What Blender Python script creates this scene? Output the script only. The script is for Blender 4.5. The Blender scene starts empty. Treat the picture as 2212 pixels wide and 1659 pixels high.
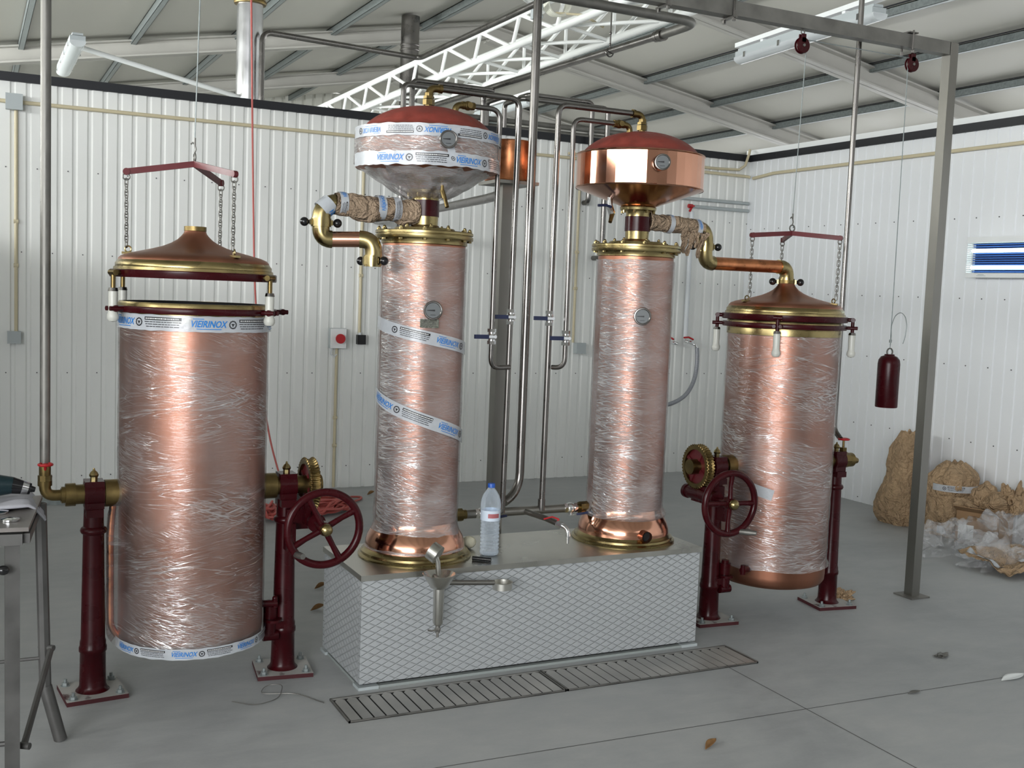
import bpy, bmesh, math, random
from mathutils import Vector, Matrix, noise
random.seed(7)
PI = math.pi
scene = bpy.context.scene
COL = scene.collection

# ------------------------------------------------------------------ camera
def basis(pitch, roll, yaw):
    cp, sp = math.cos(pitch), math.sin(pitch)
    f = Vector((math.sin(yaw)*cp, math.cos(yaw)*cp, -sp))
    r = Vector((math.cos(yaw), -math.sin(yaw), 0))
    u = r.cross(f)
    c, s = math.cos(roll), math.sin(roll)
    return c*r + s*u, -s*r + c*u, f
cam_d = bpy.data.cameras.new('camera')
cam = bpy.data.objects.new('camera', cam_d)
COL.objects.link(cam)
R_, U_, F_ = basis(math.radians(4.8766), math.radians(2.2296), math.radians(26.5305))
m = Matrix(((R_.x, U_.x, -F_.x), (R_.y, U_.y, -F_.y), (R_.z, U_.z, -F_.z))).to_4x4()
m.translation = Vector((0, 0, 1.55))
cam.matrix_world = m
cam_d.sensor_width = 36
cam_d.lens = 2356.36/2212*36
cam_d.clip_end = 100
scene.camera = cam

# ------------------------------------------------------------------ light
w = bpy.data.worlds.new('world'); scene.world = w; w.use_nodes = True
bg = w.node_tree.nodes['Background']
bg.inputs[0].default_value = (0.93, 0.95, 0.96, 1); bg.inputs[1].default_value = 1.7

def area(name, loc, target, sx, sy, power, color):
    d = bpy.data.lights.new(name, 'AREA'); d.shape = 'RECTANGLE'; d.size = sx; d.size_y = sy
    d.energy = power; d.color = color
    o = bpy.data.objects.new(name, d); COL.objects.link(o); o.location = loc
    o.rotation_euler = (Vector(target)-Vector(loc)).to_track_quat('-Z', 'Y').to_euler()
    return o
area('daylight_through_side_door', (-5.2, -2.6, 2.1), (4, 6.5, 1.7), 8.0, 2.6, 560, (0.96, 0.98, 1.0))
area('added_ceiling_fill', (-5.2, 12, 2.6), (6, 13, 5.2), 9.0, 1.0, 560, (0.97, 1.0, 0.98))  # added fill aimed upward to brighten ceiling and truss
area('added_side_ceiling_fill', (-5.3, 5.0, 3.1), (6, 6, 4.9), 6.0, 0.7, 180, (0.98, 1.0, 0.98))  # second added fill, tilted up to lift the ceiling

scene.view_settings.view_transform = 'Standard'
scene.view_settings.look = 'None'
scene.view_settings.gamma = 1
scene.view_settings.use_curve_mapping = False
scene.view_settings.exposure = 0.95
scene.cycles.max_bounces = 8
scene.cycles.transparent_max_bounces = 24
scene.cycles.caustics_reflective = False
scene.cycles.caustics_refractive = False
scene.cycles.use_denoising = True
scene.cycles.sample_clamp_indirect = 4.0

# ------------------------------------------------------------------ mesh helper
class M:
    def __init__(s): s.v = []; s.f = []; s.uv = None
    def add(s, vs, fs):
        n = len(s.v); s.v += [tuple(v) for v in vs]; s.f += [tuple(n+i for i in f) for f in fs]; return s
    def box(s, a, b):
        x0, y0, z0 = a; x1, y1, z1 = b
        return s.add([(x0,y0,z0),(x1,y0,z0),(x1,y1,z0),(x0,y1,z0),(x0,y0,z1),(x1,y0,z1),(x1,y1,z1),(x0,y1,z1)],
                     [(0,3,2,1),(4,5,6,7),(0,1,5,4),(1,2,6,5),(2,3,7,6),(3,0,4,7)])
    def obox(s, c, ax, ay, az):
        c, ax, ay, az = map(Vector, (c, ax, ay, az))
        vs = [c+i*ax+j*ay+k*az for k in (-1,1) for i,j in ((-1,-1),(1,-1),(1,1),(-1,1))]
        return s.add(vs, [(0,3,2,1),(4,5,6,7),(0,1,5,4),(1,2,6,5),(2,3,7,6),(3,0,4,7)])
    def rbox(s, c, sx, sy, sz, a):
        return s.obox(c, (sx/2*math.cos(a), sx/2*math.sin(a), 0), (-sy/2*math.sin(a), sy/2*math.cos(a), 0), (0,0,sz/2))
    def cyl(s, p0, p1, r0, r1=None, n=20, caps=True):
        r1 = r0 if r1 is None else r1
        p0, p1 = Vector(p0), Vector(p1); d = (p1-p0).normalized()
        a = d.orthogonal().normalized(); b = d.cross(a)
        vs = []
        for p, r in ((p0, r0), (p1, r1)):
            for i in range(n):
                t = 2*PI*i/n; vs.append(p+r*(math.cos(t)*a+math.sin(t)*b))
        fs = [(i, (i+1)%n, n+(i+1)%n, n+i) for i in range(n)]
        if caps: fs += [tuple(range(n-1,-1,-1)), tuple(range(n,2*n))]
        return s.add(vs, fs)
    def tube(s, pts, r, fillet=0, n=12, caps=True, closed=False, rf=None, seg=6):
        P = [Vector(p) for p in pts]
        if fillet:
            Q = [P[0]]
            for i in range(1, len(P)-1):
                a, b, c = P[i-1], P[i], P[i+1]
                u, v = (a-b), (c-b)
                L = min(fillet, u.length*(.95 if i == 1 else .48), v.length*(.95 if i == len(P)-2 else .48)); u.normalize(); v.normalize()
                for k in range(seg+1):
                    t = k/seg
                    Q.append((1-t)**2*(b+u*L)+2*t*(1-t)*b+t*t*(b+v*L))
            Q.append(P[-1]); P = Q
        m_ = len(P); rings = []; nrm = None
        for i, p in enumerate(P):
            if closed: d = P[(i+1)%m_]-P[i-1]
            else: d = P[min(i+1, m_-1)]-P[max(i-1, 0)]
            if d.length < 1e-9: d = Vector((0,0,1))
            d.normalize()
            if nrm is None: nrm = d.orthogonal().normalized()
            else:
                nrm = nrm-d*nrm.dot(d)
                if nrm.length < 1e-6: nrm = d.orthogonal()
                nrm.normalize()
            b = d.cross(nrm); rr = rf(i/(m_-1)) if rf else r
            rings += [p+rr*(math.cos(2*PI*k/n)*nrm+math.sin(2*PI*k/n)*b) for k in range(n)]
        fs = []
        for i in range(m_ if closed else m_-1):
            j = (i+1) % m_
            for k in range(n): fs.append((i*n+k, i*n+(k+1)%n, j*n+(k+1)%n, j*n+k))
        if caps and not closed: fs += [tuple(range(n-1,-1,-1)), tuple(range((m_-1)*n, m_*n))]
        return s.add(rings, fs)
    def lathe(s, prof, c=(0,0,0), n=64, axis='z', closed=False):
        c = Vector(c); vs = []
        ax = {'z': lambda r,t,h: (r*math.cos(t), r*math.sin(t), h), 'x': lambda r,t,h: (h, r*math.cos(t), r*math.sin(t)),
              'y': lambda r,t,h: (r*math.sin(t), h, r*math.cos(t))}[axis]
        for r, h in prof:
            for k in range(n): vs.append(c+Vector(ax(max(r,1e-5), 2*PI*k/n, h)))
        m_ = len(prof); fs = []
        for i in range(m_ if closed else m_-1):
            j = (i+1) % m_
            for k in range(n): fs.append((i*n+k, i*n+(k+1)%n, j*n+(k+1)%n, j*n+k))
        return s.add(vs, fs)
    def sph(s, c, r, sc=(1,1,1), n=20, m_=12):
        c = Vector(c); vs = []; fs = []
        for i in range(m_+1):
            a = PI*i/m_
            for k in range(n):
                t = 2*PI*k/n; vs.append(c+Vector((r*sc[0]*math.sin(a)*math.cos(t), r*sc[1]*math.sin(a)*math.sin(t), r*sc[2]*math.cos(a))))
        for i in range(m_):
            for k in range(n): fs.append((i*n+k, (i+1)*n+k, (i+1)*n+(k+1)%n, i*n+(k+1)%n))
        return s.add(vs, fs)
    def torus(s, c, R, r, axis='z', n=48, m_=12):
        return s.lathe([(R+r*math.cos(2*PI*i/m_), r*math.sin(2*PI*i/m_)) for i in range(m_)], c, n, axis, True)
    def hexa(s, c, r, h, axis='z'):
        c = Vector(c); d = {'z': Vector((0,0,1)), 'x': Vector((1,0,0)), 'y': Vector((0,1,0))}[axis]
        return s.cyl(c, c+d*h, r, n=6)
    def grid(s, fn, nu, nv, closeu=False):
        vs = [fn(i/nu, j/nv) for j in range(nv+1) for i in range(nu if closeu else nu+1)]
        wdt = nu if closeu else nu+1; fs = []
        for j in range(nv):
            for i in range(nu):
                i2 = (i+1) % wdt; fs.append((j*wdt+i, j*wdt+i2, (j+1)*wdt+i2, (j+1)*wdt+i))
        return s.add(vs, fs)

def build(name, mm, mat, parent=None, label=None, smooth=40, uvf=None, solid=0, normals=True):
    me = bpy.data.meshes.new(name)
    me.from_pydata(mm.v, [], mm.f); me.validate()
    if normals:
        b = bmesh.new(); b.from_mesh(me)
        bmesh.ops.remove_doubles(b, verts=b.verts, dist=1e-6)
        bmesh.ops.recalc_face_normals(b, faces=b.faces); b.to_mesh(me); b.free()
    if smooth:
        me.shade_smooth(); me.set_sharp_from_angle(angle=math.radians(smooth))
    if uvf:
        uvl = me.uv_layers.new(name='UVMap')
        for p in me.polygons:
            us = [uvf(me.vertices[me.loops[li].vertex_index].co) for li in p.loop_indices]
            per = us[0][2] if len(us[0]) > 2 else 0
            for li, q in zip(p.loop_indices, us):
                u = q[0]
                if per:
                    while u-us[0][0] > per/2: u -= per
                    while us[0][0]-u > per/2: u += per
                uvl.data[li].uv = (u, q[1])
    mats = mat if isinstance(mat, (list, tuple)) else [mat]
    for x in mats: me.materials.append(x)
    o = bpy.data.objects.new(name, me); COL.objects.link(o)
    if parent: o.parent = parent
    if label: o['label'] = label
    if solid:
        md = o.modifiers.new('thickness', 'SOLIDIFY'); md.thickness = solid; md.offset = 0
    return o
def tag(o, label, cat, group=None, kind=None):
    o['label'] = label; o['category'] = cat
    if group: o['group'] = group
    if kind: o['kind'] = kind
    return o
def thing(name, label, cat, loc=(0,0,0), group=None, rotz=0):
    o = bpy.data.objects.new(name, None); COL.objects.link(o); o.location = loc; o.rotation_euler = (0,0,rotz)
    o.empty_display_size = .1
    return tag(o, label, cat, group)
def struct(o):
    o['kind'] = 'structure'; return o
def copytree(o, parent=None):
    c = o.copy(); COL.objects.link(c)
    if parent: c.parent = parent
    for ch in list(o.children): copytree(ch, c)
    return c

# ------------------------------------------------------------------ materials
def new_mat(name):
    mt = bpy.data.materials.new(name); mt.use_nodes = True
    nt = mt.node_tree; return mt, nt, nt.nodes['Principled BSDF']
def N(nt, t, **kw):
    n = nt.nodes.new(t)
    for k, v in kw.items(): setattr(n, k, v)
    return n
def ramp(nt, src, stops):
    r = N(nt, 'ShaderNodeValToRGB'); e = r.color_ramp.elements
    while len(e) < len(stops): e.new(.5)
    for x, (p, c) in zip(e, stops): x.position = p; x.color = (*c, 1) if len(c) == 3 else c
    nt.links.new(src, r.inputs[0]); return r.outputs[0]
def noise_(nt, vec, scale, detail=3, dist=0, rough=.5):
    n = N(nt, 'ShaderNodeTexNoise'); n.inputs['Scale'].default_value = scale; n.inputs['Detail'].default_value = detail
    n.inputs['Distortion'].default_value = dist; n.inputs['Roughness'].default_value = rough
    if vec: nt.links.new(vec, n.inputs['Vector'])
    return n.outputs['Fac']
def mapping(nt, vec, scale=(1,1,1), rot=(0,0,0), loc=(0,0,0)):
    n = N(nt, 'ShaderNodeMapping'); n.inputs['Scale'].default_value = scale; n.inputs['Rotation'].default_value = rot
    n.inputs['Location'].default_value = loc; nt.links.new(vec, n.inputs['Vector']); return n.outputs[0]
def bump(nt, h, strength=.3, dist=.01, nrm=None):
    b = N(nt, 'ShaderNodeBump'); b.inputs['Strength'].default_value = strength; b.inputs['Distance'].default_value = dist
    nt.links.new(h, b.inputs['Height'])
    if nrm: nt.links.new(nrm, b.inputs['Normal'])
    return b.outputs[0]
def math_(nt, op, a, b=None, c=None, clamp=False):
    n = N(nt, 'ShaderNodeMath', operation=op); n.use_clamp = clamp
    for i, x in enumerate((a, b, c)):
        if x is None: continue
        if isinstance(x, (int, float)): n.inputs[i].default_value = x
        else: nt.links.new(x, n.inputs[i])
    return n.outputs[0]
def simple(name, col, rough=.5, metal=0, nscale=0, namt=.15, bmp=0, bscale=60, spec=None, coat=0, stretch=None):
    mt, nt, p = new_mat(name)
    p.inputs['Base Color'].default_value = (*col, 1); p.inputs['Roughness'].default_value = rough; p.inputs['Metallic'].default_value = metal
    if spec is not None: p.inputs['Specular IOR Level'].default_value = spec
    if coat: p.inputs['Coat Weight'].default_value = coat; p.inputs['Coat Roughness'].default_value = .12
    tc = N(nt, 'ShaderNodeTexCoord'); vec = tc.outputs['Object']
    if stretch: vec = mapping(nt, vec, stretch)
    if nscale:
        f = noise_(nt, vec, nscale, 4)
        lo = tuple(c*(1-namt) for c in col); hi = tuple(min(1, c*(1+namt)) for c in col)
        nt.links.new(ramp(nt, f, [(.3, lo), (.7, hi)]), p.inputs['Base Color'])
        nt.links.new(ramp(nt, f, [(.3, (rough*.8,)*3), (.7, (min(1, rough*1.25),)*3)]), p.inputs['Roughness'])
    if bmp: nt.links.new(bump(nt, noise_(nt, vec, bscale, 4), bmp, .004), p.inputs['Normal'])
    return mt

COPPER = simple('brushed_copper', (0.37, 0.165, 0.105), .37, 1, 7, .14, .05, 200, stretch=(1,1,.15))
COPPER_POL = simple('polished_copper', (0.60, 0.31, 0.21), .15, 1, 3, .06, .02, 30)
COPPER_OLD = simple('tarnished_copper', (0.55, 0.22, 0.10), .3, 1, 14, .45, .1, 40)
BRASS = simple('brass', (0.32, 0.255, 0.12), .27, 1, 12, .15)
BRASS_DULL = simple('dull_brass', (0.20, 0.145, 0.06), .38, 1, 18, .25, .1, 90)
RED = simple('dark_red_paint', (0.037, 0.0020, 0.0040), .27, 0, 9, .2, .05, 50, spec=.22)
RED_LIGHT = simple('red_paint', (0.115, 0.012, 0.016), .4, 0, 9, .2)
OXIDE = simple('red_oxide_paint', (0.23, 0.040, 0.028), .55, 0, 25, .16, .15, 120)
STEEL = simple('stainless_steel', (0.21, 0.20, 0.19), .28, 1, 6, .1)
WORKTOP = simple('worktop_steel', (0.55, 0.54, 0.50), .30, 1, 5, .12, .08, 60, stretch=(1,1,.1))
STEEL_BR = simple('brushed_stainless_steel', (0.27, 0.26, 0.24), .36, 1, 5, .12, .08, 60, stretch=(1,1,.1))
STEEL_DK = simple('dull_grey_steel', (0.20, 0.195, 0.18), .5, .75, 10, .25, .1, 50)
GALV = simple('galvanised_steel', (0.25, 0.28, 0.28), .45, .35, 30, .2)
CHROME = simple('chrome', (0.75, 0.75, 0.76), .1, 1)
WHITE = simple('white_enamel', (0.82, 0.84, 0.84), .35)
TRUSSW = simple('white_truss_paint', (0.93, 0.95, 0.93), .35)
PORC = simple('white_porcelain_grip', (0.56, 0.56, 0.51), .35)
RAFTER = simple('offwhite_beam_paint', (0.43, 0.42, 0.39), .5, 0, 3, .05)
BLACK = simple('black_plastic', (0.008, 0.008, 0.009), .18)
BLACKTRIM = simple('black_trim', (0.008, 0.009, 0.013), .5)
SHADE_BLACK = simple('painted_shade_black', (0.006, 0.006, 0.006), .8)  # near-black standing in for shade in gaps and hollows
BLUEH = simple('dark_blue_grip', (0.012, 0.018, 0.06), .4)
REDH = simple('red_lever', (0.45, 0.015, 0.02), .4)
CREAM = simple('cream_conduit', (0.60, 0.53, 0.36), .5)
GREYPL = simple('grey_plastic_box', (0.42, 0.46, 0.47), .5)
WPIPE = simple('white_plastic_pipe', (0.70, 0.73, 0.76), .4)
GHOSE = simple('grey_braided_hose', (0.30, 0.31, 0.34), .45, .3, 200, .3)
CORD = simple('salmon_red_cord', (0.47, 0.10, 0.085), .5)
def kraft(name, col, sc):
    mt, nt, p = new_mat(name); tc = N(nt, 'ShaderNodeTexCoord'); v = tc.outputs['Object']
    a = noise_(nt, v, sc, 3, 1.2); b = noise_(nt, v, sc*3.1, 3, .8)
    r1 = math_(nt, 'ABSOLUTE', math_(nt, 'SUBTRACT', a, .5)); r2 = math_(nt, 'ABSOLUTE', math_(nt, 'SUBTRACT', b, .5))
    h = math_(nt, 'ADD', r1, math_(nt, 'MULTIPLY', r2, .4))
    nt.links.new(bump(nt, h, .9, .09), p.inputs['Normal']); p.inputs['Roughness'].default_value = .7
    nt.links.new(ramp(nt, noise_(nt, v, 5, 3), [(.3, tuple(c*.82 for c in col)), (.7, tuple(c*1.15 for c in col))]), p.inputs['Base Color'])
    return mt
KRAFT = kraft('brown_kraft_paper', (0.42, 0.285, 0.165), 9)
KRAFT2 = kraft('crumpled_grey_brown_paper', (0.36, 0.26, 0.175), 11)
CARD = simple('brown_cardboard', (0.30, 0.18, 0.09), .8, 0, 4, .1)
TAPE = simple('white_packing_tape', (0.56, 0.59, 0.63), .22, 0, 18, .08, .25, 60, coat=.3)
def see_through(mt, a):
    nt = mt.node_tree; tr = N(nt, 'ShaderNodeBsdfTransparent'); mx = N(nt, 'ShaderNodeMixShader'); mx.inputs[0].default_value = a
    nt.links.new(tr.outputs[0], mx.inputs[1]); nt.links.new(nt.nodes['Principled BSDF'].outputs[0], mx.inputs[2]); nt.links.new(mx.outputs[0], nt.nodes['Material Output'].inputs[0]); return mt
see_through(TAPE, .80)
INKB = simple('blue_ink', (0.02, 0.20, 0.58), .3)
INKK = simple('black_ink', (0.012, 0.012, 0.015), .3)
INKW = simple('white_ink', (0.75, 0.75, 0.75), .3)
CLOTH = simple('grey_white_cloth', (0.42, 0.42, 0.46), .9, 0, 8, .2, .5, 40)
DIAL = simple('pale_grey_dial', (0.13, 0.14, 0.145), .3)
LEAF = simple('dry_leaf', (0.25, 0.13, 0.045), .8, 0, 30, .3)
TEAL = simple('dark_teal_plastic', (0.006, 0.02, 0.025), .35)
PLATE = simple('grey_green_nameplate', (0.17, 0.18, 0.15), .4, .6, 200, .5)
CEIL = simple('beige_sandwich_panel', (0.54, 0.53, 0.48), .6, 0, 1.2, .04)
WALLM = simple('white_profiled_sheet', (0.82, 0.83, 0.81), .38, 0, .8, .03)
WALLR = simple('white_profiled_sheet_bright', (0.82, 0.84, 0.86), .36, 0, .8, .02)
FARWALL = simple('grey_profiled_sheet', (0.55, 0.55, 0.50), .6)
LAMPT = see_through(simple('clear_lamp_cover', (0.80, 0.84, 0.86), .12, 0), .6)
SCREW = simple('grey_screw', (0.12, 0.12, 0.13), .5, .5)

def dusty_red():
    mt, nt, p = new_mat('dusty_red_plate')
    g = N(nt, 'ShaderNodeNewGeometry'); sx = N(nt, 'ShaderNodeSeparateXYZ'); nt.links.new(g.outputs['Normal'], sx.inputs[0])
    tc = N(nt, 'ShaderNodeTexCoord')
    up = math_(nt, 'GREATER_THAN', sx.outputs['Z'], .7)
    f = noise_(nt, tc.outputs['Object'], 14, 5)
    k = ramp(nt, f, [(.32, (0,0,0)), (.42, (1,1,1))])
    fac = math_(nt, 'MULTIPLY', up, k)
    mx = N(nt, 'ShaderNodeMix', data_type='RGBA'); nt.links.new(fac, mx.inputs[0])
    mx.inputs[6].default_value = (0.05, 0.005, 0.008, 1); mx.inputs[7].default_value = (0.42, 0.41, 0.39, 1)
    nt.links.new(mx.outputs[2], p.inputs['Base Color']); p.inputs['Roughness'].default_value = .7
    return mt
DUSTRED = dusty_red()

def floor_mat():
    mt, nt, p = new_mat('smooth_grey_concrete')
    tc = N(nt, 'ShaderNodeTexCoord'); v = tc.outputs['Object']
    a = noise_(nt, v, .9, 5, .6, .6); b = noise_(nt, mapping(nt, v, (1,2.4,1), (0,0,.5)), 5, 6, .4, .65); c = noise_(nt, v, 90, 2)
    s = math_(nt, 'ADD', math_(nt, 'MULTIPLY', a, .6), math_(nt, 'MULTIPLY', b, .4))
    s = math_(nt, 'ADD', s, math_(nt, 'MULTIPLY', math_(nt, 'SUBTRACT', c, .5), .06))
    nt.links.new(ramp(nt, s, [(.33, (0.30,0.31,0.315)), (.5, (0.385,0.395,0.398)), (.68, (0.46,0.465,0.46))]), p.inputs['Base Color'])
    nt.links.new(ramp(nt, b, [(.3, (.5,)*3), (.7, (.7,)*3)]), p.inputs['Roughness'])
    nt.links.new(bump(nt, b, .06, .01), p.inputs['Normal'])
    return mt
FLOOR = floor_mat()

def diamond_mat():
    mt, nt, p = new_mat('quilted_aluminium_sheet')
    uv = N(nt, 'ShaderNodeUVMap'); sx = N(nt, 'ShaderNodeSeparateXYZ'); nt.links.new(uv.outputs[0], sx.inputs[0])
    u = math_(nt, 'DIVIDE', sx.outputs[0], .058); v = math_(nt, 'DIVIDE', sx.outputs[1], .029)
    out = []
    for op in ('ADD', 'SUBTRACT'):
        q = math_(nt, op, u, v); fr = math_(nt, 'ABSOLUTE', math_(nt, 'SUBTRACT', math_(nt, 'FRACT', math_(nt, 'ADD', q, 100)), .5))
        out.append(math_(nt, 'MINIMUM', math_(nt, 'MULTIPLY', math_(nt, 'SUBTRACT', .5, fr), 9.0), 1.0))
    h = math_(nt, 'MULTIPLY', out[0], out[1])
    p.inputs['Metallic'].default_value = .25; p.inputs['Roughness'].default_value = .42
    nt.links.new(ramp(nt, h, [(0, (0.34,0.355,0.365)), (.5, (0.47,0.49,0.505))]), p.inputs['Base Color'])
    nt.links.new(bump(nt, h, .75, .004), p.inputs['Normal'])
    return mt
QUILT = diamond_mat()

def wrap_mat(name, haze=.14, crease=.75, seed=0, bstr=.45, clean=None, sparse=0):
    mt, nt, p = new_mat(name)
    uv = N(nt, 'ShaderNodeUVMap').outputs[0]
    lines = None
    for i, (sc, rot, th, dist) in enumerate((((5, 95, 1), .10, .040, .7), ((4, 75, 1), -.20, .034, .7), ((8, 115, 1), .34, .040, .5), ((1.6, 24, 1), -.08, .012, 1.2), ((1.3, 18, 1), .24, .010, 1.5))):
        v = mapping(nt, uv, sc, (0,0,0), (seed*3.1+i*7, seed*1.7+i*3, 0))
        rotn = mapping(nt, uv, (1,1,1), (0,0,rot)); v = mapping(nt, rotn, sc, (0,0,0), (seed*3.1+i*7, seed*1.7+i*3, 0))
        n = noise_(nt, v, 1.0, 2, dist)
        d = math_(nt, 'ABSOLUTE', math_(nt, 'SUBTRACT', n, .5))
        l = math_(nt, 'SUBTRACT', 1.0, math_(nt, 'DIVIDE', d, th), clamp=True)
        mask = ramp(nt, noise_(nt, mapping(nt, uv, (3, 5, 1), (0,0,0), (i*5+seed, 2, 0)), 1.0, 2), [(.36+sparse, (0,)*3), (.56+sparse, (1,)*3)])
        l = math_(nt, 'MULTIPLY', l, mask)
        lines = l if lines is None else math_(nt, 'MAXIMUM', lines, l)
    if clean:   # creases weaken on one side of the column
        sx = N(nt, 'ShaderNodeSeparateXYZ'); nt.links.new(uv, sx.inputs[0])
        wob = math_(nt, 'MULTIPLY', math_(nt, 'SUBTRACT', noise_(nt, mapping(nt, uv, (6, 14, 1)), 1.0, 2), .5), .08)
        mr = N(nt, 'ShaderNodeMapRange'); nt.links.new(math_(nt, 'ADD', sx.outputs[0], wob), mr.inputs[0])
        mr.inputs[1].default_value = clean-.02; mr.inputs[2].default_value = clean+.02; mr.inputs[3].default_value = 1.0; mr.inputs[4].default_value = .22
        lines = math_(nt, 'MULTIPLY', lines, mr.outputs[0])
    big = noise_(nt, mapping(nt, uv, (2.5, 3.5, 1), (0,0,.2), (seed, 0, 0)), 1.0, 4, 1)
    hz = ramp(nt, big, [(.35, (haze*.4,)*3), (.7, (haze*1.6,)*3)])
    fac = math_(nt, 'ADD', hz, math_(nt, 'MULTIPLY', lines, crease*.75), clamp=True)
    fine = noise_(nt, mapping(nt, uv, (14, 120, 1), (0,0,.12)), 1.0, 4, 1.5)
    hgt = math_(nt, 'ADD', math_(nt, 'MULTIPLY', fine, .6), math_(nt, 'ADD', math_(nt, 'MULTIPLY', big, 2.0), math_(nt, 'MULTIPLY', lines, .5)))
    nr = bump(nt, hgt, bstr, .006)
    p.inputs['Base Color'].default_value = (0.80, 0.76, 0.76, 1); p.inputs['Roughness'].default_value = .25
    p.inputs['Specular IOR Level'].default_value = .8
    nt.links.new(nr, p.inputs['Normal'])
    tr = N(nt, 'ShaderNodeBsdfTransparent'); tr.inputs[0].default_value = (0.97, 0.955, 0.955, 1)
    gl = N(nt, 'ShaderNodeBsdfGlossy'); gl.inputs['Roughness'].default_value = .13; nt.links.new(nr, gl.inputs['Normal'])
    m1 = N(nt, 'ShaderNodeMixShader'); nt.links.new(fac, m1.inputs[0]); nt.links.new(tr.outputs[0], m1.inputs[1]); nt.links.new(p.outputs[0], m1.inputs[2])
    lw = N(nt, 'ShaderNodeLayerWeight'); lw.inputs[0].default_value = .18
    gf = math_(nt, 'ADD', math_(nt, 'ADD', math_(nt, 'MULTIPLY', lw.outputs['Fresnel'], .45), .05), math_(nt, 'MULTIPLY', lines, .45), clamp=True)
    m2 = N(nt, 'ShaderNodeMixShader'); nt.links.new(gf, m2.inputs[0]); nt.links.new(m1.outputs[0], m2.inputs[1]); nt.links.new(gl.outputs[0], m2.inputs[2])
    nt.links.new(m2.outputs[0], nt.nodes['Material Output'].inputs[0])
    return mt
WRAP1 = wrap_mat('stretch_film_on_near_vessel', .09, .42, 0, .35, sparse=.125)
WRAP2 = wrap_mat('stretch_film_on_column', .20, .75, 2, clean=-.325)
WRAPH = wrap_mat('stretch_film_on_head', .24, .7, 4)
WRAP3 = wrap_mat('stretch_film_on_far_vessel', .11, .45, 5, .4, sparse=.08)

def sheet_plastic():
    mt, nt, p = new_mat('loose_clear_plastic')
    tc = N(nt, 'ShaderNodeTexCoord'); v = tc.outputs['Object']
    n = noise_(nt, v, 7, 3, 1.5); 
    p.inputs['Base Color'].default_value = (.75,.76,.78,1); p.inputs['Roughness'].default_value = .2
    nr = bump(nt, n, .9, .02); nt.links.new(nr, p.inputs['Normal'])
    tr = N(nt, 'ShaderNodeBsdfTransparent')
    m1 = N(nt, 'ShaderNodeMixShader'); nt.links.new(ramp(nt, n, [(.35, (.10,)*3), (.62, (.36,)*3)]), m1.inputs[0])
    nt.links.new(tr.outputs[0], m1.inputs[1]); nt.links.new(p.outputs[0], m1.inputs[2])
    nt.links.new(m1.outputs[0], nt.nodes['Material Output'].inputs[0]); return mt
PLASTIC = sheet_plastic()
def pet():
    mt, nt, p = new_mat('clear_bottle_plastic')
    p.inputs['Base Color'].default_value = (.80,.88,.95,1); p.inputs['Roughness'].default_value = .08
    tr = N(nt, 'ShaderNodeBsdfTransparent'); tr.inputs[0].default_value = (.93,.96,1,1)
    m1 = N(nt, 'ShaderNodeMixShader'); lw = N(nt, 'ShaderNodeLayerWeight'); lw.inputs[0].default_value = .5
    nt.links.new(math_(nt, 'ADD', math_(nt, 'MULTIPLY', lw.outputs['Facing'], .6), .14, clamp=True), m1.inputs[0])
    nt.links.new(tr.outputs[0], m1.inputs[1]); nt.links.new(p.outputs[0], m1.inputs[2])
    nt.links.new(m1.outputs[0], nt.nodes['Material Output'].inputs[0]); return mt
PET = pet()
def emis(name, col, st):
    mt, nt, p = new_mat(name); p.inputs['Base Color'].default_value = (*col, 1)
    p.inputs['Emission Color'].default_value = (*col, 1); p.inputs['Emission Strength'].default_value = st; return mt
UVTUBE = emis('lit_tube', (0.75, 1.0, 0.97), 4.0)
UVBACK = simple('blue_metal_louvre', (0.03, 0.09, 0.30), .35, .3)

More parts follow.
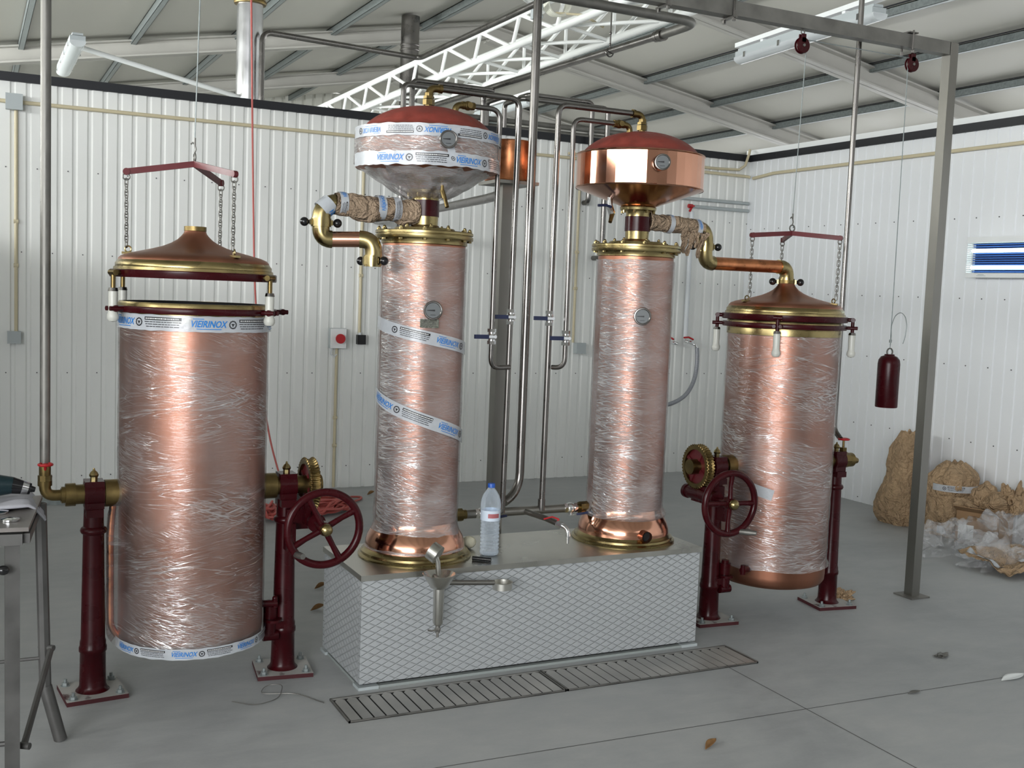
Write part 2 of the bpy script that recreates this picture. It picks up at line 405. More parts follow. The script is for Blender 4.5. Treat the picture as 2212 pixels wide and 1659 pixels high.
# ------------------------------------------------------------------ printed packing tape
_tc = {}
def text_geo(s):
    if s in _tc: return _tc[s]
    cu = bpy.data.curves.new('lettering', 'FONT'); cu.body = s; cu.size = 1; cu.align_x = 'LEFT'; cu.resolution_u = 3; cu.offset = .025
    ob = bpy.data.objects.new('lettering', cu)
    me = bpy.data.meshes.new_from_object(ob)
    vs = [tuple(v.co) for v in me.vertices]; fs = [tuple(p.vertices) for p in me.polygons]
    bpy.data.objects.remove(ob); bpy.data.curves.remove(cu); bpy.data.meshes.remove(me)
    x0 = min(v[0] for v in vs); x1 = max(v[0] for v in vs); y0 = min(v[1] for v in vs); y1 = max(v[1] for v in vs)
    vs = [((v[0]-x0)/(x1-x0), (v[1]-y0)/(y1-y0)) for v in vs]
    _tc[s] = (vs, fs); return _tc[s]
def print_on(parent, fn, L, wd, u0=0.0, flip=False, name='print', off=.0012):
    """writing repeated along a tape of length L and width wd; fn(u, v, off) -> point"""
    blue, blk, wht = M(), M(), M()
    def P(u, v, o=off):
        if flip: return fn(L-u, -v, o)
        return fn(u, v, o)
    def rect(mm, ua, ub, va, vb, o=off):
        k = max(1, int((ub-ua)/.012))
        mm.add([P(ua+(ub-ua)*i/k, y, o) for i in range(k+1) for y in (va, vb)], [(2*i, 2*i+2, 2*i+3, 2*i+1) for i in range(k)])
    s = wd/.055; u = u0
    vs, fs = text_geo('VIEIRINOX')
    while u < L:
        a, b = u, u+.125*s
        if a > 0 and b < L:
            blue.add([P(a+x*(b-a)+(y-.5)*.006*s, (y-.5)*.024*s+.001) for x, y in vs], fs)
            rect(blue, a+.02*s, b-.02*s, -.018*s, -.0155*s)
            rect(blue, a+.008*s, a+.045*s, .0165*s, .019*s)
        c = u+.147*s
        if c-.016*s > 0 and c+.016*s < L:
            pts = []; k = 28; R1, R2 = .0105*s, .0135*s
            for i in range(k):
                t = 2*PI*i/k; ro = R2 if i % 2 else R2*1.18
                pts += [P(c+R1*math.cos(t), R1*math.sin(t)), P(c+ro*math.cos(t), ro*math.sin(t))]
            blk.add(pts, [(2*i, 2*i+1, (2*i+3) % (2*k), (2*i+2) % (2*k)) for i in range(k)])
            for j in range(3):
                t = 2*PI*j/3+.5; d = .008*s; e = .0035*s
                blk.add([P(c, 0), P(c+e*math.cos(t-1), e*math.sin(t-1)), P(c+d*math.cos(t), d*math.sin(t)), P(c+e*math.cos(t+1), e*math.sin(t+1))], [(0,1,2,3)])
        a, b = u+.172*s, u+.305*s
        if a > 0 and b < L:
            rect(blk, a, b, .008*s, .019*s)
            x = a+.004*s
            while x < b-.008*s:
                q = random.choice((.003, .005, .007))*s; rect(wht, x, x+q, .0115*s, .0155*s, off+.0005); x += q+.0018*s
            for j, yy in enumerate((.002, -.006, -.014)):
                x = a+j*.003*s
                while x < b-(.008+j*.004)*s:
                    q = random.choice((.008, .012, .018))*s; rect(blk, x, min(x+q, b), yy*s-.0012*s, yy*s+.0014*s); x += q+.002*s
        u += .335*s
    for nm, mm, mt in (('blue_lettering', blue, INKB), ('black_print', blk, INKK), ('white_lettering', wht, INKW)):
        if mm.v: build(nm, mm, mt, parent, smooth=0, normals=False)
def tape(parent, fn, L, wd, u0=0.0, flip=False, label=None, name='printed_tape', ragged=0):
    mm = M(); k = max(6, int(L/.008))
    mm.grid(lambda a, b: fn(a*L, (b-.5)*wd*(1+ragged*(noise.noise(Vector((a*L*25, b*3, 1)))))+ragged*.25*wd*noise.noise(Vector((a*L*9, 5, 0))), 0), k, 4)
    t = build(name, mm, TAPE, parent, label, normals=False)
    print_on(t, fn, L, wd, u0, flip)
    return t
def on_cyl(R, a0, z0, slope=0, sag=0, L=1):
    """tape running counter-clockwise around a vertical cylinder, in metres"""
    def fn(u, v, off):
        z = z0+slope*u+v+sag*((u/L-.5)**2); a = a0+u/R-v*slope/R
        return ((R+.0015+off)*math.cos(a), (R+.0015+off)*math.sin(a), z)
    return fn

# ================================================================== the room
WX, WY, WH = 6.27, 7.95, 2.80      # inner corner of the two partitions, their height
RX, RZ, SL, SR = 6.53, 5.32, .18, .17   # ridge and the two roof slopes
def roofz(x): return RZ-SL*(RX-x) if x < RX else RZ-SR*(x-RX)

struct(build('floor', M().box((-6, -7, -.1), (16, 21.7, 0)), FLOOR))
rm = M()
rm.add([(-5.5,-7,roofz(-5.5)), (RX,-7,RZ), (RX,21.7,RZ), (-5.5,21.7,roofz(-5.5)),
        (-5.5,-7,roofz(-5.5)+.1), (RX,-7,RZ+.1), (RX,21.7,RZ+.1), (-5.5,21.7,roofz(-5.5)+.1)],
       [(0,1,2,3),(4,7,6,5),(0,4,5,1),(2,6,7,3),(0,3,7,4)])
rm.add([(16,-7,roofz(16)), (RX,-7,RZ), (RX,21.7,RZ), (16,21.7,roofz(16)),
        (16,-7,roofz(16)+.1), (RX,-7,RZ+.1), (RX,21.7,RZ+.1), (16,21.7,roofz(16)+.1)],
       [(0,3,2,1),(4,5,6,7),(0,1,5,4),(2,3,7,6),(0,4,7,3)])
struct(build('ceiling', rm, CEIL, smooth=0, normals=False))

def corrugated(a, b, nrm, z0, z1, pitch=.0945, depth=.011, prof=((0, 0), (.56, 0), (.66, 1), (.84, 1), (.94, 0))):
    """profiled sheet from a to b (xy), ribs towards nrm"""
    a, b, nrm = Vector((*a, 0)), Vector((*b, 0)), Vector((*nrm, 0)); d = (b-a); L = d.length; d.normalize()
    pts = []; k = 0
    while True:
        for t, h in prof:
            u = (k+t)*pitch
            if u > L: break
            pts.append(a+d*u-nrm*h*depth)
        else:
            k += 1; continue
        break
    pts.append(b-nrm*0)
    mm = M(); n = len(pts); back = [p-nrm*.05 for p in (pts[0], pts[-1])]
    vs = [(p.x, p.y, z) for z in (z0, z1) for p in pts]
    mm.add(vs, [(i, i+1, n+i+1, n+i) for i in range(n-1)])
    mm.add([(back[0].x, back[0].y, z0), (back[1].x, back[1].y, z0), (back[1].x, back[1].y, z1), (back[0].x, back[0].y, z1)], [(0,1,2,3)])
    return mm
def screws(a, b, nrm, zs, pitch, step):
    a, b, nrm = Vector((*a, 0)), Vector((*b, 0)), Vector((*nrm, 0)); d = (b-a); L = d.length; d.normalize()
    mm = M()
    for j, z in enumerate(zs):
        u = pitch*(.3+step*(j % 2)*.5)
        while u < L:
            p = a+d*u; p.z = z; mm.cyl(p, p+nrm*.004, .0045, n=6); u += pitch*step
    return mm
wb = struct(build('wall_back', corrugated((-3.5, WY), (WX, WY), (0,-1), 0, WH), WALLM, smooth=0, normals=False))
o = build('screws', screws((-3.5, WY), (WX, WY), (0,-1), (.17, .88, 1.68, 2.23), .0945, 2), SCREW, wb); o['kind'] = 'stuff'
wr = struct(build('wall_right', corrugated((WX, -6.5), (WX, WY), (-1,0), 0, WH, .0945, .008, ((0, 0), (.80, 0), (.86, 1), (.92, 1), (.98, 0))), WALLR, smooth=0, normals=False))
o = build('screws', screws((WX, -6.5), (WX, WY), (-1,0), (.04, .62, 1.15, 1.62, 2.18), .0945, 2), SCREW, wr); o['kind'] = 'stuff'
struct(build('trim_1', M().box((-3.5, WY-.018, WH-.02), (WX, WY+.06, WH+.038)), BLACKTRIM))
struct(build('trim_2', M().box((WX-.018, -6.5, WH-.02), (WX+.06, WY, WH+.038)), BLACKTRIM))
struct(build('trim_3', M().box((WX+.0, -6.5, WH+.04), (WX+.09, WY+.06, WH+.085)), WHITE))
struct(build('baseboard_left', M().box((-3.5, WY-.14, 0), (1.35, WY-.02, .03)), GALV))
# joints sawn into the slab
j = M()
for a, b in (((1.2, 3.15), (6.2, 3.02)), ((2.85, 2.2), (2.87, 3.59))):
    d = (Vector(b)-Vector(a)).normalized(); n_ = Vector((-d.y, d.x))*.0022
    j.add([(a[0]-n_.x, a[1]-n_.y, .0006), (b[0]-n_.x, b[1]-n_.y, .0006), (b[0]+n_.x, b[1]+n_.y, .0006), (a[0]+n_.x, a[1]+n_.y, .0006)], [(0,1,2,3)])
struct(build('trim_4', j, simple('dark_floor_joint', (.10,.10,.095), .8), smooth=0))
# far wall of the hall, then unseen walls added to block light
struct(build('wall_far', corrugated((-5.5, 21.3), (16, 21.3), (0,-1), 0, 5.3, .2, .03), FARWALL, smooth=0, normals=False))
struct(build('shade_wall_left', M().box((-1.32, 3.7, 0), (-1.24, WY, 2.05)), WALLM, smooth=0))  # unseen partition added to shade the lower left of the back wall
struct(build('shade_wall_outer', M().box((-5.6, -7, 0), (-5.5, 21.7, 2.6)), simple('grey_shade_wall', (.36,.36,.34), .8)))  # unseen wall added to cut low daylight from the left
struct(build('shade_wall_front', M().box((-5.5, -7.1, 0), (12, -7, 4.4)), simple('shade_wall_tone', (.30,.29,.27), .8)))  # unseen wall added to darken reflections in the copper

# rafters (three portal frames) and purlins
for i, (fy, side) in enumerate(((10.9, 1), (14.3, 0), (18.1, 0))):
    for sgn in ((-1, 1) if side == 0 else (1,)):
        x0, x1 = (RX, -5.5) if sgn < 0 else (RX, 16)
        z0, z1 = roofz(x0)-.06, roofz(x1)-.06
        mm = M(); h = .20 if sgn < 0 else .24; fl = .10
        for (ya, yb, da, db) in ((-.008, .008, 0, h), (-fl, fl, 0, .02), (-fl, fl, h-.02, h)):
            mm.add([(x0,fy+ya,z0-db),(x1,fy+ya,z1-db),(x1,fy+yb,z1-db),(x0,fy+yb,z0-db),(x0,fy+ya,z0-da),(x1,fy+ya,z1-da),(x1,fy+yb,z1-da),(x0,fy+yb,z0-da)],
                   [(0,3,2,1),(4,5,6,7),(0,1,5,4),(1,2,6,5),(2,3,7,6),(3,0,4,7)])
        lab = [['', 'off-white sloping roof beam, nearest on the right above the right wall'],
               ['off-white sloping roof beam crossing the top left behind the pale lamp pole', 'long off-white sloping roof beam running down to the room corner'],
               ['farthest off-white roof beam, low on the left beneath the flue', 'farthest off-white roof beam right of the white truss']][i][0 if sgn < 0 else 1]
        tag(build('roof_beam', mm, RAFTER, smooth=0), lab, 'beam', 'sloping roof beams')
px = [(-1.95+1.25*k) for k in range(7)]+[7.95, 9.2, 10.45, 11.7, 12.95]
for k, x in enumerate(px):
    if x > RX-.3 and x < RX+.3: continue
    z = min(roofz(x-.03), roofz(x+.08))-.002; mm = M(); t = .004
    s = 1 if x < RX else -1
    mm.box((x-.03, -3, z-.10), (x-.03+t, 21.2, z-.002)).box((x-.03, -3, z-.10), (x+.03, 21.2, z-.10+t)).box((x-.03, -3, z-.012), (x+.03, 21.2, z-.002)).box((x+.03-t, -3, z-.10), (x+.03, 21.2, z-.085))
    nth = ('', 'first', 'second', 'third', 'fourth', 'fifth', 'sixth', 'seventh')[(round((RX-x)/1.25+.3) if s > 0 else round((x-RX)/1.25))]
    o = tag(build('purlin', mm, GALV, smooth=0), 'thin galvanised purlin on the %s roof slope, %s below the ridge' % ('left' if s > 0 else 'right', nth), 'purlin', 'galvanised purlins under the roof')
    mm = M().box((x-.03+s*.062-.012, -3, z-.012), (x-.03+s*.062+.018, 21.2, z-.003))  # black strip painted as the shadow line beside the purlin
    build('painted_shadow_strip', mm, BLACKTRIM, o, smooth=0)

# ridge truss
tr = thing('roof_truss', 'white tubular lattice truss running away high over the back wall', 'truss', (4.55, 9.0, 3.8))
def L3(p): return Vector(p)-Vector((4.55, 9.0, 3.8))
y0, y1 = 5.7, 15.2
ch = {'A': (4.31, 3.955), 'B': (4.31, 3.70), 'C': (4.775, 3.655), 'D': (4.775, 3.955)}
for k_, (x, z) in ch.items():
    build('chord', M().tube([L3((x, y0, z)), L3((x, 21.27 if k_ in 'BC' else y1, z))], .031, n=12), TRUSSW, tr)
def br(p, q, r=.018): build('brace', M().tube([L3(p), L3(q)], r, n=8), TRUSSW, tr)
y = 6.3; st = .82
while y < 15.1:
    A, B, C_, D = [(ch[q][0], y, ch[q][1]) for q in 'ABCD']
    nx = min(y+st, y1)
    br(A, (B[0], y+.13, B[2])); br(D, C_, .016); br((B[0], y+.13, B[2]), (A[0], nx, A[2]))
    br(B, (C_[0], y+.07, C_[2]), .016); br((C_[0], y+.07, C_[2]), (B[0], nx, B[2]), .016)
    br(D, (C_[0], nx, C_[2]), .016)
    y += st

# ================================================================== pot stills that tilt between pedestals
VX1, VX2, YC = .758, 3.572, 4.20
AX = .752                                   # height of the tilting axis
def wrap_shell(name, parent, mat, R, z0, z1, bulge=None, nz=70, nt=128, amp=.0022, ragged=0):
    def fn(a, b):
        t = 2*PI*a; z = z0+(z1-z0)*b
        if ragged:
            z += ragged*noise.noise(Vector((math.cos(t)*2, math.sin(t)*2, 3)))*(1 if b < .5 else .4)*(abs(b-.5)*2)**4
        r = R(z) if callable(R) else R
        q = Vector((math.cos(t)*r*9, math.sin(t)*r*9, z*14))
        r += amp*(1+noise.noise(q))+.5*amp*(1+noise.noise(q*3.1))
        if bulge: r = bulge(t, z, r)
        return (r*math.cos(t), r*math.sin(t), z)
    R0 = R(z0+.3) if callable(R) else R
    mm = M().grid(fn, nt, nz, closeu=True)
    return build(name, mm, mat, parent, uvf=lambda c: (math.atan2(c.y, c.x)*R0, c.z, 2*PI*R0), smooth=180)

def vessel(name, label, loc, wrapm, near):
    t = thing(name, label, 'still', loc, 'tilting copper pot stills')
    R = .266
    p = [(0,.163), (.12,.165), (.22,.172), (.252,.182), (.264,.20), (R,.23), (R,1.405)]
    pin = [(R,1.455), (R-.009,1.455), (R-.009,.24), (0,.22)]
    build('pot_body', M().lathe(p+pin, n=96), COPPER, t)
    build('pot_inside', M().lathe([(R-.0085,1.4597), (R-.0105,1.4597), (R-.0105,.25), (0,.232), (0,.228), (R-.0095,.245)], n=64), SHADE_BLACK if near else COPPER, t, 'open inside of the pot, its shade painted dark' if near else None)  # open pot: inner shade painted near-black; closed pot: plain copper
    build('brass_collar', M().lathe([(R,1.385), (R+.008,1.388), (R+.008,1.452), (R+.004,1.460), (R-.008,1.460), (R-.008,1.385)], n=96), BRASS, t)
    rg = M().lathe([(R+.004,1.422), (.296,1.422), (.298,1.426), (.298,1.441), (.296,1.445), (R+.004,1.444)], n=96)
    ears = (-3, 201, 135, 315) if near else (139.5, -135.5, -40.5, 49.5)
    for a in ears:
        a = math.radians(a); d = Vector((math.cos(a), math.sin(a), 0)); s_ = Vector((-d.y, d.x, 0))
        for q in (-1, 1): rg.tube([d*.28+s_*.016*q+Vector((0,0,1.434)), d*.345+s_*.014*q+Vector((0,0,1.434))], .0085, n=10)
        if near: rg.cyl(d*.325-s_*.02+Vector((0,0,1.434)), d*.325+s_*.02+Vector((0,0,1.434)), .012, n=12)
    build('clamp_ring', rg, RED, t)
    # trunnions
    for s in (-1, 1):
        L = .44 if s < 0 else (.50 if near else .48)
        if not near and s < 0: L = .52
        build('trunnion', M().cyl((s*(R-.01),0,AX), (s*(R+.05),0,AX), .05, n=24).cyl((s*(R+.05),0,AX), (s*L,0,AX), .036, n=28), BRASS_DULL, t)
    # worm gear wheel on the trunnion
    gx = .452 if near else -.468
    gm = M(); prof = [(.082,-.021), (.104,-.021), (.108,-.017), (.101,-.008), (.099,0), (.101,.008), (.108,.017), (.104,.021), (.082,.021)]
    n = 168; vs = []
    for r, h in prof:
        for k in range(n):
            a = 2*PI*k/n; rr = r-(.0055 if (r > .09 and k % 4 in (0, 1)) else 0)
            vs.append((gx+h, rr*math.cos(a), AX+rr*math.sin(a)))
    mp = len(prof)
    gm.add(vs, [(i*n+k, i*n+(k+1) % n, ((i+1) % mp)*n+(k+1) % n, ((i+1) % mp)*n+k) for i in range(mp) for k in range(n)])
    g = build('gear_wheel', gm, BRASS_DULL, t, smooth=20)
    wm = M().cyl((gx-.007,0,AX), (gx+.007,0,AX), .086, n=48).cyl((gx-.022,0,AX), (gx+.022,0,AX), .034, n=24)
    for k in range(4):
        a = k*PI/2+.5; wm.obox((gx, .055*math.cos(a), AX+.055*math.sin(a)), (.014,0,0), (0,.032*math.cos(a),.032*math.sin(a)), (0,-.008*math.sin(a),.008*math.cos(a)))
    build('gear_web', wm, RED_LIGHT, g)
    sx = -1 if not near else 1
    build('gear_hub', M().sph((gx+sx*.028, 0, AX), .02, (1.2,1,1)).cyl((gx, 0, AX), (gx+sx*.03, 0, AX), .013), BRASS, g)
    if near:
        build('steam_inlet_pipe', M().tube([(-.285,0,AX-.03), (-.295,0,.60), (-.292,0,.235), (-.24,0,.19)], .013, fillet=.04), COPPER_OLD, t)
        bul = lambda th, z, r: max(r, r+.038*math.exp(-((abs(math.atan2(math.sin(th-PI), math.cos(th-PI)))/.16)**2))*(1/(1+math.exp((z-.72)*40)))*(1/(1+math.exp((.19-z)*80))))
        wrap_shell('stretch_film', t, wrapm, .269, .185, 1.415, bul)
        tape(t, on_cyl(.2775, math.radians(-178), 1.392, -.004), .273*2*PI*.62, .056, .02, label='printed tape around the top', ragged=.1)
        tape(t, on_cyl(.2765, math.radians(-175), .200, 0), .270*2*PI*.56, .040, .05, label='printed tape round the bottom edge', ragged=.15)
        build('drain_cock', M().cyl((.24,-.06,.30), (.315,-.075,.30), .014).cyl((.306,-.073,.285), (.306,-.073,.318), .011).sph((.306,-.073,.32), .011), RED, t)
    else:
        build('bottom_outlet', M().cyl((-.22,-.12,.27), (-.29,-.15,.27), .016).cyl((-.285,-.148,.25), (-.285,-.148,.295), .012), RED, t)
        wrap_shell('stretch_film', t, wrapm, .269, .265, 1.39, lambda th, z, r: r+.012*math.exp(-((z-.275)/.012)**2), ragged=.02)
        fn0 = on_cyl(.275, math.radians(-152), .66, -.25)
        tape(t, fn0, .10, .05, .0, label='scrap of printed tape behind the handwheel')
    return t
v1 = vessel('pot_still', 'large copper pot wrapped in stretch film with its lid raised, left of the columns', (VX1, YC, 0), WRAP1, True)
v2 = vessel('pot_still', 'film-wrapped copper pot with its lid closed, at the right end', (VX2, YC, 0), WRAP3, False)

# ---- pedestals
def pedestal(label, loc, gear=0, rot=0, gearlocal=0, valve=0):
    t = thing('pedestal', label, 'stand', loc, 'dark red cast iron pedestals')
    c, s = math.cos(rot), math.sin(rot)
    pl = M().rbox((0,0,.008), .215, .205, .016, rot)
    build('base_plate', pl, DUSTRED, t, 'dusty red base plate', smooth=0)
    for i, j_ in ((-1,-1),(1,-1),(1,1),(-1,1)):
        x, y = i*.082, j_*.078; x, y = c*x-s*y, s*x+c*y
        build('bolt', M().hexa((x,y,.016), .0125, .013).cyl((x,y,.016), (x,y,.042), .006, n=10).cyl((x,y,.015), (x,y,.018), .017, n=16), GALV, t)
    prof = [(0,.016), (.060,.016), (.052,.024), (.047,.036), (.045,.16), (.049,.165), (.049,.18), (.046,.186), (.046,.20), (.043,.21), (.037,.60), (.037,.603), (.044,.608), (.047,.617), (.044,.626), (.036,.632), (.034,.70), (0,.70)]
    build('column', M().lathe(prof, n=40), RED, t)
    h = M().box((-.030,-.05,.672), (.030,.05,.700)).box((-.033,-.04,.700), (.033,.04,.802)).cyl((-.034,0,AX), (.034,0,AX), .05, n=28)
    build('bearing_block', h, RED, t)
    build('grease_cap', M().cyl((0,0,.800), (0,0,.815), .013, n=6).lathe([(.015,.815),(.017,.822),(.012,.832),(.005,.838),(.003,.846),(0,.847)], n=20), BRASS, t)
    if gear:
        gx = gearlocal; zc = .622; yf = -.235
        gb = M().box((min(0,gx)-.01, -.06, .585), (max(0,gx)+.01, .05, .665)).cyl((gx,-.125,zc), (gx,.09,zc), .030, n=24)
        gb.cyl((gx,-.14,zc), (gx,-.118,zc), .036, n=24).cyl((gx,.085,zc), (gx,.105,zc), .034, n=24)
        gb.obox((gx-.3*gx, -.03, .66), (.012,0,0), (0,.07,0), (0,0,.05))
        gb.obox((0, -.05, .56), (.016,0,0), (0,.05,0), (0,0,.055))
        build('worm_gearbox', gb, RED, t)
        hw = build('handwheel', M().torus((gx,yf,zc), .140, .0155, 'y', 72, 14).cyl((gx,yf-.018,zc), (gx,yf+.026,zc), .026, n=24).cyl((gx,yf,zc), (gx,-.12,zc), .012, n=14), RED, t)
        a0 = 28 if gear == 1 else -2
        for k in range(4):
            a = math.radians(a0+90*k); d = Vector((math.cos(a), 0, math.sin(a))); c0 = Vector((gx, yf, zc))
            build('spoke', M().tube([c0+d*.02, c0+d*.08+Vector((0,.004,0)), c0+d*.135], .011, n=10, rf=lambda q: .0125-.003*q+.004*max(0, q-.8)*5), RED, hw)
        build('hub_cap', M().sph((gx,yf-.030,zc), .0245, (1,.9,1)).cyl((gx,yf-.03,zc), (gx,yf-.01,zc), .018), BRASS, hw)
        a = math.radians(-140 if gear == 1 else -68); q = Vector((gx+.142*math.cos(a), yf, zc+.142*math.sin(a)))
        e = q+(Vector((.012,-.062,.004)) if gear == 1 else Vector((.058,-.062,.0)))
        build('crank_handle', M().tube([q, q+(e-q)*.1, q+(e-q)*.55, e], .011, n=14, rf=lambda z: .009+.005*math.sin(z*PI*.9)), STEEL_DK, hw)
        s2 = -1 if gear == 1 else 1
        lb = M().cyl((s2*.062,-.03,.165), (s2*.062,-.03,.285), .026, n=20).box((min(0,s2*.07),-.045,.185), (max(0,s2*.07),-.01,.215)).cyl((s2*.055,-.055,.222), (s2*.055,-.055,.232), .03, n=20)
        lb.cyl((s2*.062,-.03,.30), (s2*.062,-.03,.285), .018, n=16).cyl((s2*.03,-.035,.16), (s2*.09,-.035,.16), .02)
        build('latch', lb, RED, t)
    if valve:
        build('end_fitting', M().cyl((.035,0,AX), (.075,0,AX), .040, n=8).cyl((.075,0,AX), (.105,0,AX), .036, n=20).cyl((.105,0,AX-.0), (.14,-.005,AX-.006), .026, .014, n=16), BRASS_DULL, t)
        vv = build('steam_valve', M().cyl((.045,0,AX), (.045,0,AX+.055), .015).cyl((.045,0,AX+.045), (.045,0,AX+.065), .020, n=6).cyl((.045,0,AX+.065), (.045,0,AX+.105), .006), BRASS_DULL, t)
        build('valve_wheel', M().torus((.045,0,AX+.108), .026, .005, n=24, m_=8).cyl((.045,0,AX+.102), (.045,0,AX+.112), .009).box((.021,-.003,AX+.105), (.069,.003,AX+.110)).box((.042,-.025,AX+.105), (.048,.025,AX+.110)), REDH, vv)
    return t
pedestal('dark red pedestal nearest the work table, left of the open pot', (.405, YC, 0), rot=.1)
pedestal('dark red pedestal with handwheel, between the open pot and the steel cabinet', (1.118, YC, 0), gear=1, gearlocal=1.205-1.118, rot=-.12)
pedestal('dark red pedestal with handwheel, between the steel cabinet and the closed pot', (3.195, YC-.02, 0), gear=2, gearlocal=3.104-3.195, rot=-.08)
pedestal('dark red pedestal right of the closed pot, topped by a brass valve', (3.962, YC, 0), valve=1, rot=-.15)

# ---- lids
def lid(label, loc, bolts, eyes, coupled):
    t = thing('still_lid', label, 'lid', loc, 'copper still lids')
    build('clamp_flange', M().lathe([(.20,-.004), (.298,-.004), (.300,-.001), (.300,.021), (.297,.024), (.20,.024)], n=96), RED, t)
    build('brass_rim', M().lathe([(.20,.023), (.288,.023), (.286,.034), (.281,.036), (.281,.048), (.276,.054), (.272,.060), (.20,.060)], n=96), BRASS, t)
    prof = [(.272,.058), (.270,.066), (.262,.074), (.24,.083), (.20,.093), (.155,.104), (.115,.116), (.085,.129), (.063,.143), (.050,.156), (.042,.166), (.039,.175), (.036,.175), (.036,.168), (.06,.135), (.15,.10), (.26,.062)]
    build('dome', M().lathe(prof, n=96), COPPER, t)
    build('neck_collar', M().lathe([(.030,.165), (.040,.165), (.0405,.170), (.037,.172), (.0405,.176), (.0405,.192), (.030,.192)], n=40), BRASS_DULL, t)
    for a in bolts:
        a = math.radians(a); d = Vector((math.cos(a), math.sin(a), 0)); s_ = Vector((-d.y, d.x, 0)); c = d*.322
        sb = M().cyl(c-s_*.02+Vector((0,0,.011)), c+s_*.02+Vector((0,0,.011)), .011, n=12)
        sb.tube([d*.285+Vector((0,0,.011)), c+Vector((0,0,.011))], .010, n=10)
        sb.cyl(c+Vector((0,0,.01)), c+Vector((0,0,-.055)), .0085, n=12)
        b = build('swing_bolt', sb, BRASS_DULL if not coupled else RED, t)
        z = -.043 if not coupled else -.050
        build('ferrule', M().cyl(c+Vector((0,0,z)), c+Vector((0,0,z-.012)), .015, .018, n=20), STEEL, b)
        build('grip', M().lathe([(0,z-.012), (.0155,z-.012), (.0165,z-.02), (.0155,z-.075), (.0165,z-.088), (.0205,z-.097), (.0205,z-.108), (.014,z-.118), (0,z-.121)], c=c, n=24), PORC, b)
    for a in eyes:
        a = math.radians(a); d = Vector((math.cos(a), math.sin(a), 0)); c = d*.236+Vector((0,0,.080))
        s_ = Vector((-d.y, d.x, 0)); e = M().obox(c+Vector((0,0,.004)), d*.022, s_*.011, (0,0,.004))
        e.torus(c+Vector((0,0,.018)), .011, .0028, 'y' if abs(d.x) > .5 else 'x', 18, 8)
        build('lifting_eye', e, BRASS, t)
    return t
EY1, EY2 = (175, 55, -65), (180, 60, -60)
lid('copper dome lid hanging raised above the open pot', (VX1-.004, YC, 1.550), (201, 135, 315), EY1, False)
lid('copper dome lid clamped down on the closed pot', (VX2, YC, 1.462), (139.5, -135.5, -40.5, 49.5), EY2, True)

# ---- lifting bridles
def chain_mesh(p, q, link=.026, r=.0022):
    p, q = Vector(p), Vector(q); L = (q-p).length; n = max(2, round(L/(link*.78))); d = (q-p)/n; du = d.normalized(); mm = M()
    a = du.orthogonal().normalized(); b = du.cross(a)
    for k in range(n):
        c = p+d*(k+.5); s_ = a if k % 2 else b; h = link/2-.004; wd = .0065; pts = []
        for i in range(16):
            t = 2*PI*i/16; pts.append(c+du*(h*(1 if math.cos(t) > 0 else -1)+wd*math.cos(t))*1.0+s_*wd*math.sin(t))
        mm.tube(pts, r, n=6, closed=True)
    return mm
def bridle(label, cx, zc, arms, lidz, eyes, drop):
    t = thing('lifting_bridle', label, 'lifting bridle', (cx, YC, zc), 'lifting bridles')
    build('ring', M().torus((0,0,.028), .015, .0035, 'y' if cx > 2 else 'x', 24, 8), STEEL_DK, t)
    for i, (a, e) in enumerate(zip(arms, eyes)):
        ar, er = math.radians(a), math.radians(e)
        d = Vector((math.cos(ar), math.sin(ar), 0)); tip = d*.238+Vector((0,0,-drop)); s_ = Vector((-d.y, d.x, 0))
        mid = tip/2; v = tip/2
        am = M().obox(mid+Vector((0,0,.004)), v, s_*.006, (0,0,.011)); am.cyl(tip-s_*.009+Vector((0,0,.004)), tip+s_*.009+Vector((0,0,.004)), .0125, n=16)
        ao = build('arm', am, RED_LIGHT, t)
        build('shackle', M().torus(tip+Vector((0,0,-.014)), .012, .0026, 'y', 20, 8), STEEL_DK, ao)
        q = Vector((math.cos(er)*.236, math.sin(er)*.236, lidz-zc+.108))
        build('chain', chain_mesh(tip+Vector((0,0,-.026)), q), STEEL_DK, t)
    build('hook', M().tube([(0,0,.045), (.004,0,.058), (0,0,.075), (-.008,0,.082), (-.014,0,.075)], .003, n=8).tube([(0,0,.072), (0,0,.10)], .004, n=8), STEEL_DK, t)
    return t
bridle('red three-armed bridle with chains holding up the raised lid', VX1-.01, 1.968, EY1, 1.550, EY1, .045)
bridle('red three-armed bridle with slack chains above the closed pot', VX2+.015, 1.878, EY2, 1.462, EY2, .022)

# ================================================================== steel cabinet and the two condenser columns
BX0, BX1, BY0, BY1, BZ = 1.335, 2.905, 3.885, 4.375, .449
cb = thing('steel_cabinet', 'low quilted aluminium cabinet with a flat steel top carrying both columns', 'cabinet', ((BX0+BX1)/2, (BY0+BY1)/2, 0))
ox, oy = (BX0+BX1)/2, (BY0+BY1)/2; hx, hy = (BX1-BX0)/2, (BY1-BY0)/2
build('worktop', M().box((-hx-.006,-hy-.006,BZ-.022), (hx+.006,hy+.006,BZ)), WORKTOP, cb, smooth=0)
build('side_panel', M().box((-hx,-hy,.022), (hx,-hy+.02,BZ-.022)), QUILT, cb, smooth=0, uvf=lambda c: (c.x, c.z), label='wide quilted front panel')
build('side_panel', M().box((-hx,-hy+.02,.022), (-hx+.02,hy-.02,BZ-.022)), QUILT, cb, smooth=0, uvf=lambda c: (c.y, c.z))
build('side_panel', M().box((hx-.02,-hy+.02,.022), (hx,hy-.02,BZ-.022)), QUILT, cb, smooth=0, uvf=lambda c: (c.y, c.z))
build('side_panel', M().box((-hx,hy-.02,.022), (hx,hy,BZ-.022)), QUILT, cb, smooth=0, uvf=lambda c: (c.x, c.z))
